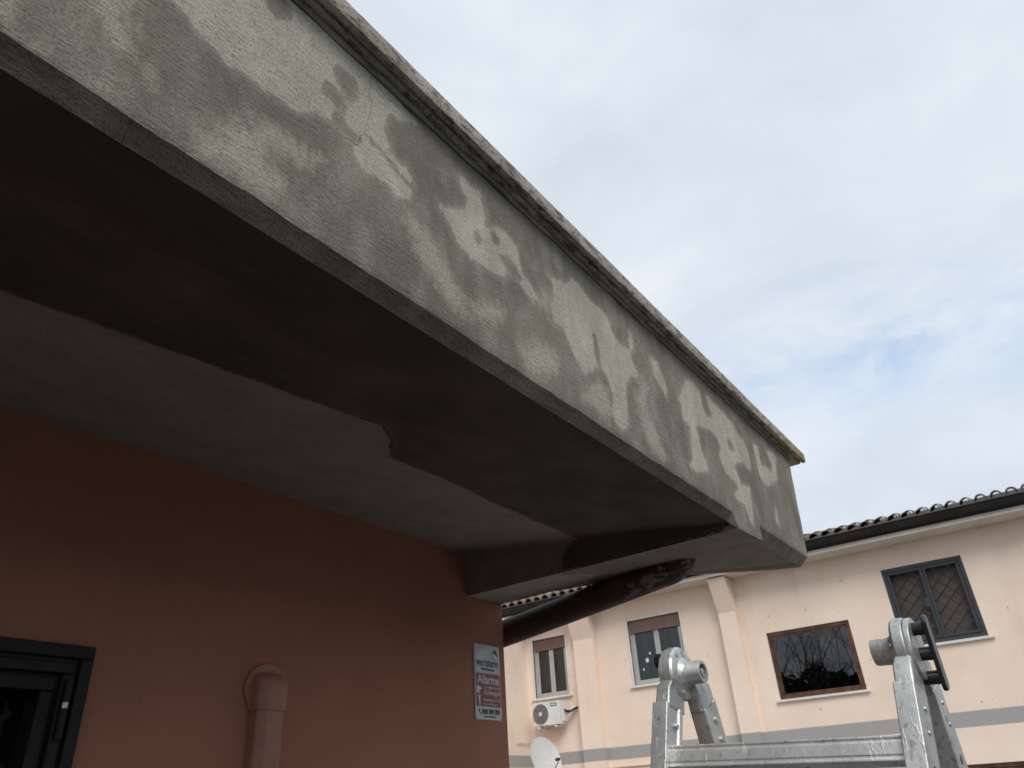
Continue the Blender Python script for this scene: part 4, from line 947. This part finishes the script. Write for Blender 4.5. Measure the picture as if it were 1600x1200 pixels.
for q in (10.32, 10.80):
    MB().box(AX - 0.04, XH - 0.002, q - 0.02, q + 0.02, AZ0 - 0.05, AZ0 - 0.014).build('bracket', M_WHITE, ac, bevel=0.003)
    MB().box(AX + 0.03, AX + 0.10, q - 0.025, q + 0.025, AZ0 - 0.014, AZ0 + 0.002).build('foot', M_BLACK, ac)
MB().tube([(AX + 0.16, A0 - 0.02, 3.46), (AX + 0.16, A0 - 0.12, 3.42), (16.30, 10.00, 3.43), (16.36, 9.94, 3.47), (16.48, 9.94, 3.50)], 0.028, 10).build('pipe', M_BLACK, ac, smooth=True)
MB().tube([(AX + 0.20, A0 - 0.03, 3.40), (AX + 0.22, A0 - 0.10, 3.40), (16.34, 9.985, 3.475), (16.49, 9.985, 3.53)], 0.034, 10).build('pipe', M_WHITE, ac, smooth=True)
reloc(ac)

# ------------------------------------------------------------------ satellite dish
di = empty('satellite_dish', (16.3, 10.5, 0.0))
tag(di, 'pale grey oval satellite dish below the air conditioner', 'satellite dish')
dc = Vector((15.8, 10.47, 2.46)); dirn = Vector((-0.25, -0.91, 0.30)).normalized()
du = Vector((0, 0, 1)); du = (du - dirn * du.dot(dirn)).normalized(); dv = dirn.cross(du)
q = MB(); RN, SG = 8, 40
for side_, off in ((0, 0.0), (1, -0.008)):
    for i in range(RN + 1):
        r = i / RN
        for k in range(SG):
            a = 2 * math.pi * k / SG; q.v.append(tuple(dc + du * 0.47 * r * math.cos(a) + dv * 0.44 * r * math.sin(a) + dirn * (0.085 * (r * r - 1) + off)))
n_ = (RN + 1) * SG
for s_ in (0, 1):
    for i in range(RN):
        for k in range(SG): q.f.append(tuple(s_ * n_ + j for j in (i * SG + k, i * SG + (k + 1) % SG, (i + 1) * SG + (k + 1) % SG, (i + 1) * SG + k)))
for k in range(SG): q.f.append((RN * SG + k, RN * SG + (k + 1) % SG, n_ + RN * SG + (k + 1) % SG, n_ + RN * SG + k))
q.build('reflector', M_DISH, di, smooth=True, auto=40)
tip = dc + dirn * 0.36 - du * 0.22
MB().tube([dc - du * 0.42 - dirn * 0.02, tip], 0.012, 8).build('feed_arm', M_FAN, di)
MB().tube([tip + du * 0.03 + dirn * 0.05, tip + du * 0.06 - dirn * 0.05], [0.03, 0.036], 12).build('receiver', M_BLACK, di, smooth=True, auto=40)
MB().tube([dc - dirn * 0.09, dc - dirn * 0.20 + Vector((0.05, 0, -0.05)), Vector((16.2, 10.62, 2.35)), Vector((16.2, 10.62, 0.02))], 0.025, 10).build('mast', M_FAN, di, smooth=True)
reloc(di)

# ------------------------------------------------------------------ small fittings on the cream house
cd = MB().tube([(XH - 0.03, 11.27, 0.05), (XH - 0.03, 11.27, 2.86), (XH - 0.05, 11.27, 2.88)], 0.014, 8).tube([(XH - 0.05, 11.28, 2.84), (15.85, 11.28, 2.84)], 0.012, 8).build('conduit', M_EAVE, None, smooth=True)
tag(cd, 'thin cream conduit in the wall corner left of the air conditioner', 'conduit')
jb = MB().box(15.2, 15.36, 11.255, 11.319, 4.72, 4.86).build('junction_box', M_WHITE, None, bevel=0.01)
tag(jb, 'tiny white box high on the wall beside the drain pipe', 'box')

# ------------------------------------------------------------------ bare trees and evergreens behind the camera, seen mirrored in the brown window
def bare_tree(loc, h, seed, label):
    rng = random.Random(seed); t = empty('bare_tree', loc); tag(t, label, 'tree', 'bare trees mirrored in the window')
    trunk, crown = MB(), MB()
    def grow(p, d, L, r, lev):
        pts, rads = [p], [r]; n_ = 4
        for i in range(n_):
            d = (d + Vector((rng.uniform(-1, 1), rng.uniform(-1, 1), rng.uniform(-0.3, 0.8))) * 0.16).normalized()
            p = p + d * L / n_; pts.append(p); rads.append(r * (1 - 0.5 * (i + 1) / n_))
        (trunk if lev == 0 else crown).tube(pts, rads, 7 if lev < 2 else 4, cap=False)
        if lev >= 6 or r < 0.003: return
        for k in range(rng.choice((2, 3, 3)) if lev else 7):
            i = rng.randint(2, n_) if lev else rng.randint(2, n_)
            a = rng.uniform(0, 2 * math.pi); o = d.orthogonal().normalized(); o2 = d.cross(o); s_ = rng.uniform(0.45, 0.95)
            dd = (d + (o * math.cos(a) + o2 * math.sin(a)) * s_ + Vector((0, 0, 0.15))).normalized()
            grow(pts[i], dd, L * rng.uniform(0.55, 0.8), rads[i] * rng.uniform(0.55, 0.8), lev + 1)
    grow(Vector((0, 0, 0)), Vector((0, 0, 1)), h * 0.40, h * 0.0125, 0)
    trunk.build('trunk', M_BARK, t, smooth=True); crown.build('crown', M_BARK, t, smooth=True)
    return t
bare_tree((-13.0, 9.6, 0.0), 13.0, 3, 'tall bare tree mirrored at the left of the brown window')
bare_tree((-14.5, 13.2, 0.0), 14.0, 11, 'tall bare tree mirrored at the middle of the brown window')
bare_tree((-12.0, 11.6, 0.0), 11.0, 23, 'slender bare tree mirrored between two taller ones')
bare_tree((-15.0, 16.6, 0.0), 13.0, 31, 'bare tree mirrored at the right of the brown window')
def evergreen(loc, rx, ry, h, seed, label):
    rng = random.Random(seed); t = empty('evergreen_shrub', loc); tag(t, label, 'shrub', 'evergreens mirrored in the window')
    mb = MB(); st = MB()
    for i in range(7000):
        while True:
            p = Vector((rng.uniform(-1, 1), rng.uniform(-1, 1), rng.uniform(-1, 1)))
            if p.length < 1: break
        if p.length < 0.55: p = p.normalized() * rng.uniform(0.55, 1.0)
        lump = 1 + 0.28 * noise.noise(p * 2.3 + Vector((seed, 0, 0)))
        c = Vector((p.x * rx * lump, p.y * ry * lump, h * 0.52 + p.z * h * 0.48 * lump))
        a = Vector((rng.uniform(-1, 1), rng.uniform(-1, 1), rng.uniform(-1, 1))).normalized(); b = a.orthogonal().normalized(); s_ = rng.uniform(0.14, 0.30)
        mb.add([c - a * s_, c + b * s_ * 0.5, c + a * s_, c - b * s_ * 0.5], [(0, 1, 2, 3)])
    for k in range(4): st.tube([(0.15 * k - 0.2, 0, 0), (rng.uniform(-0.6, 0.6) * rx, rng.uniform(-0.6, 0.6) * ry, h * 0.7)], [0.08, 0.02], 6)
    mb.build('crown', M_LEAF, t); st.build('trunk', M_BARK, t)
for i, (x, y, rx, ry, h) in enumerate(((-16.5, 9.0, 2.2, 2.6, 8.0), (-17.0, 12.6, 2.2, 2.6, 7.6), (-16.5, 16.4, 2.2, 2.8, 8.3))):
    evergreen((x, y, 0.0), rx, ry, h, i + 1, ('dark evergreen mirrored at the left foot of the window', 'dark evergreen mirrored at the middle foot of the window', 'dark evergreen mirrored at the right foot of the window')[i])

# unseen evergreen hedge, added behind the camera to shade the upper salmon wall
rng = random.Random(5); hd = empty('shade_hedge', (2.0, -6.6, 0.0)); tag(hd, 'unseen evergreen hedge added to shade the salmon wall', 'hedge')
mb = MB()
for i in range(16000):
    x = rng.uniform(-14, 12); a_ = rng.uniform(0, 1)
    if a_ < 0.6: y, z = 0.55 + rng.uniform(-0.15, 0.12), rng.uniform(0.05, 3.2)
    elif a_ < 0.85: y, z = rng.uniform(-0.6, 0.6), 3.2 + rng.uniform(-0.2, 0.12)
    else: y, z = -0.55 + rng.uniform(-0.12, 0.15), rng.uniform(0.05, 3.2)
    y += 0.15 * noise.noise((x * 0.9, z, 2)); c = Vector((x, y, z))
    a = Vector((rng.uniform(-1, 1), rng.uniform(-1, 1), rng.uniform(-1, 1))).normalized(); b = a.orthogonal().normalized(); s_ = rng.uniform(0.07, 0.15)
    mb.add([c - a * s_, c + b * s_ * 0.5, c + a * s_, c - b * s_ * 0.5], [(0, 1, 2, 3)])
mb.build('foliage', M_LEAF, hd)
st = MB()
for k in range(40): st.tube([(-13.8 + k * 0.66, 0, 0), (-13.8 + k * 0.66 + rng.uniform(-0.2, 0.2), rng.uniform(-0.2, 0.2), 2.9)], [0.04, 0.012], 5)
st.build('stems', M_BARK, hd)
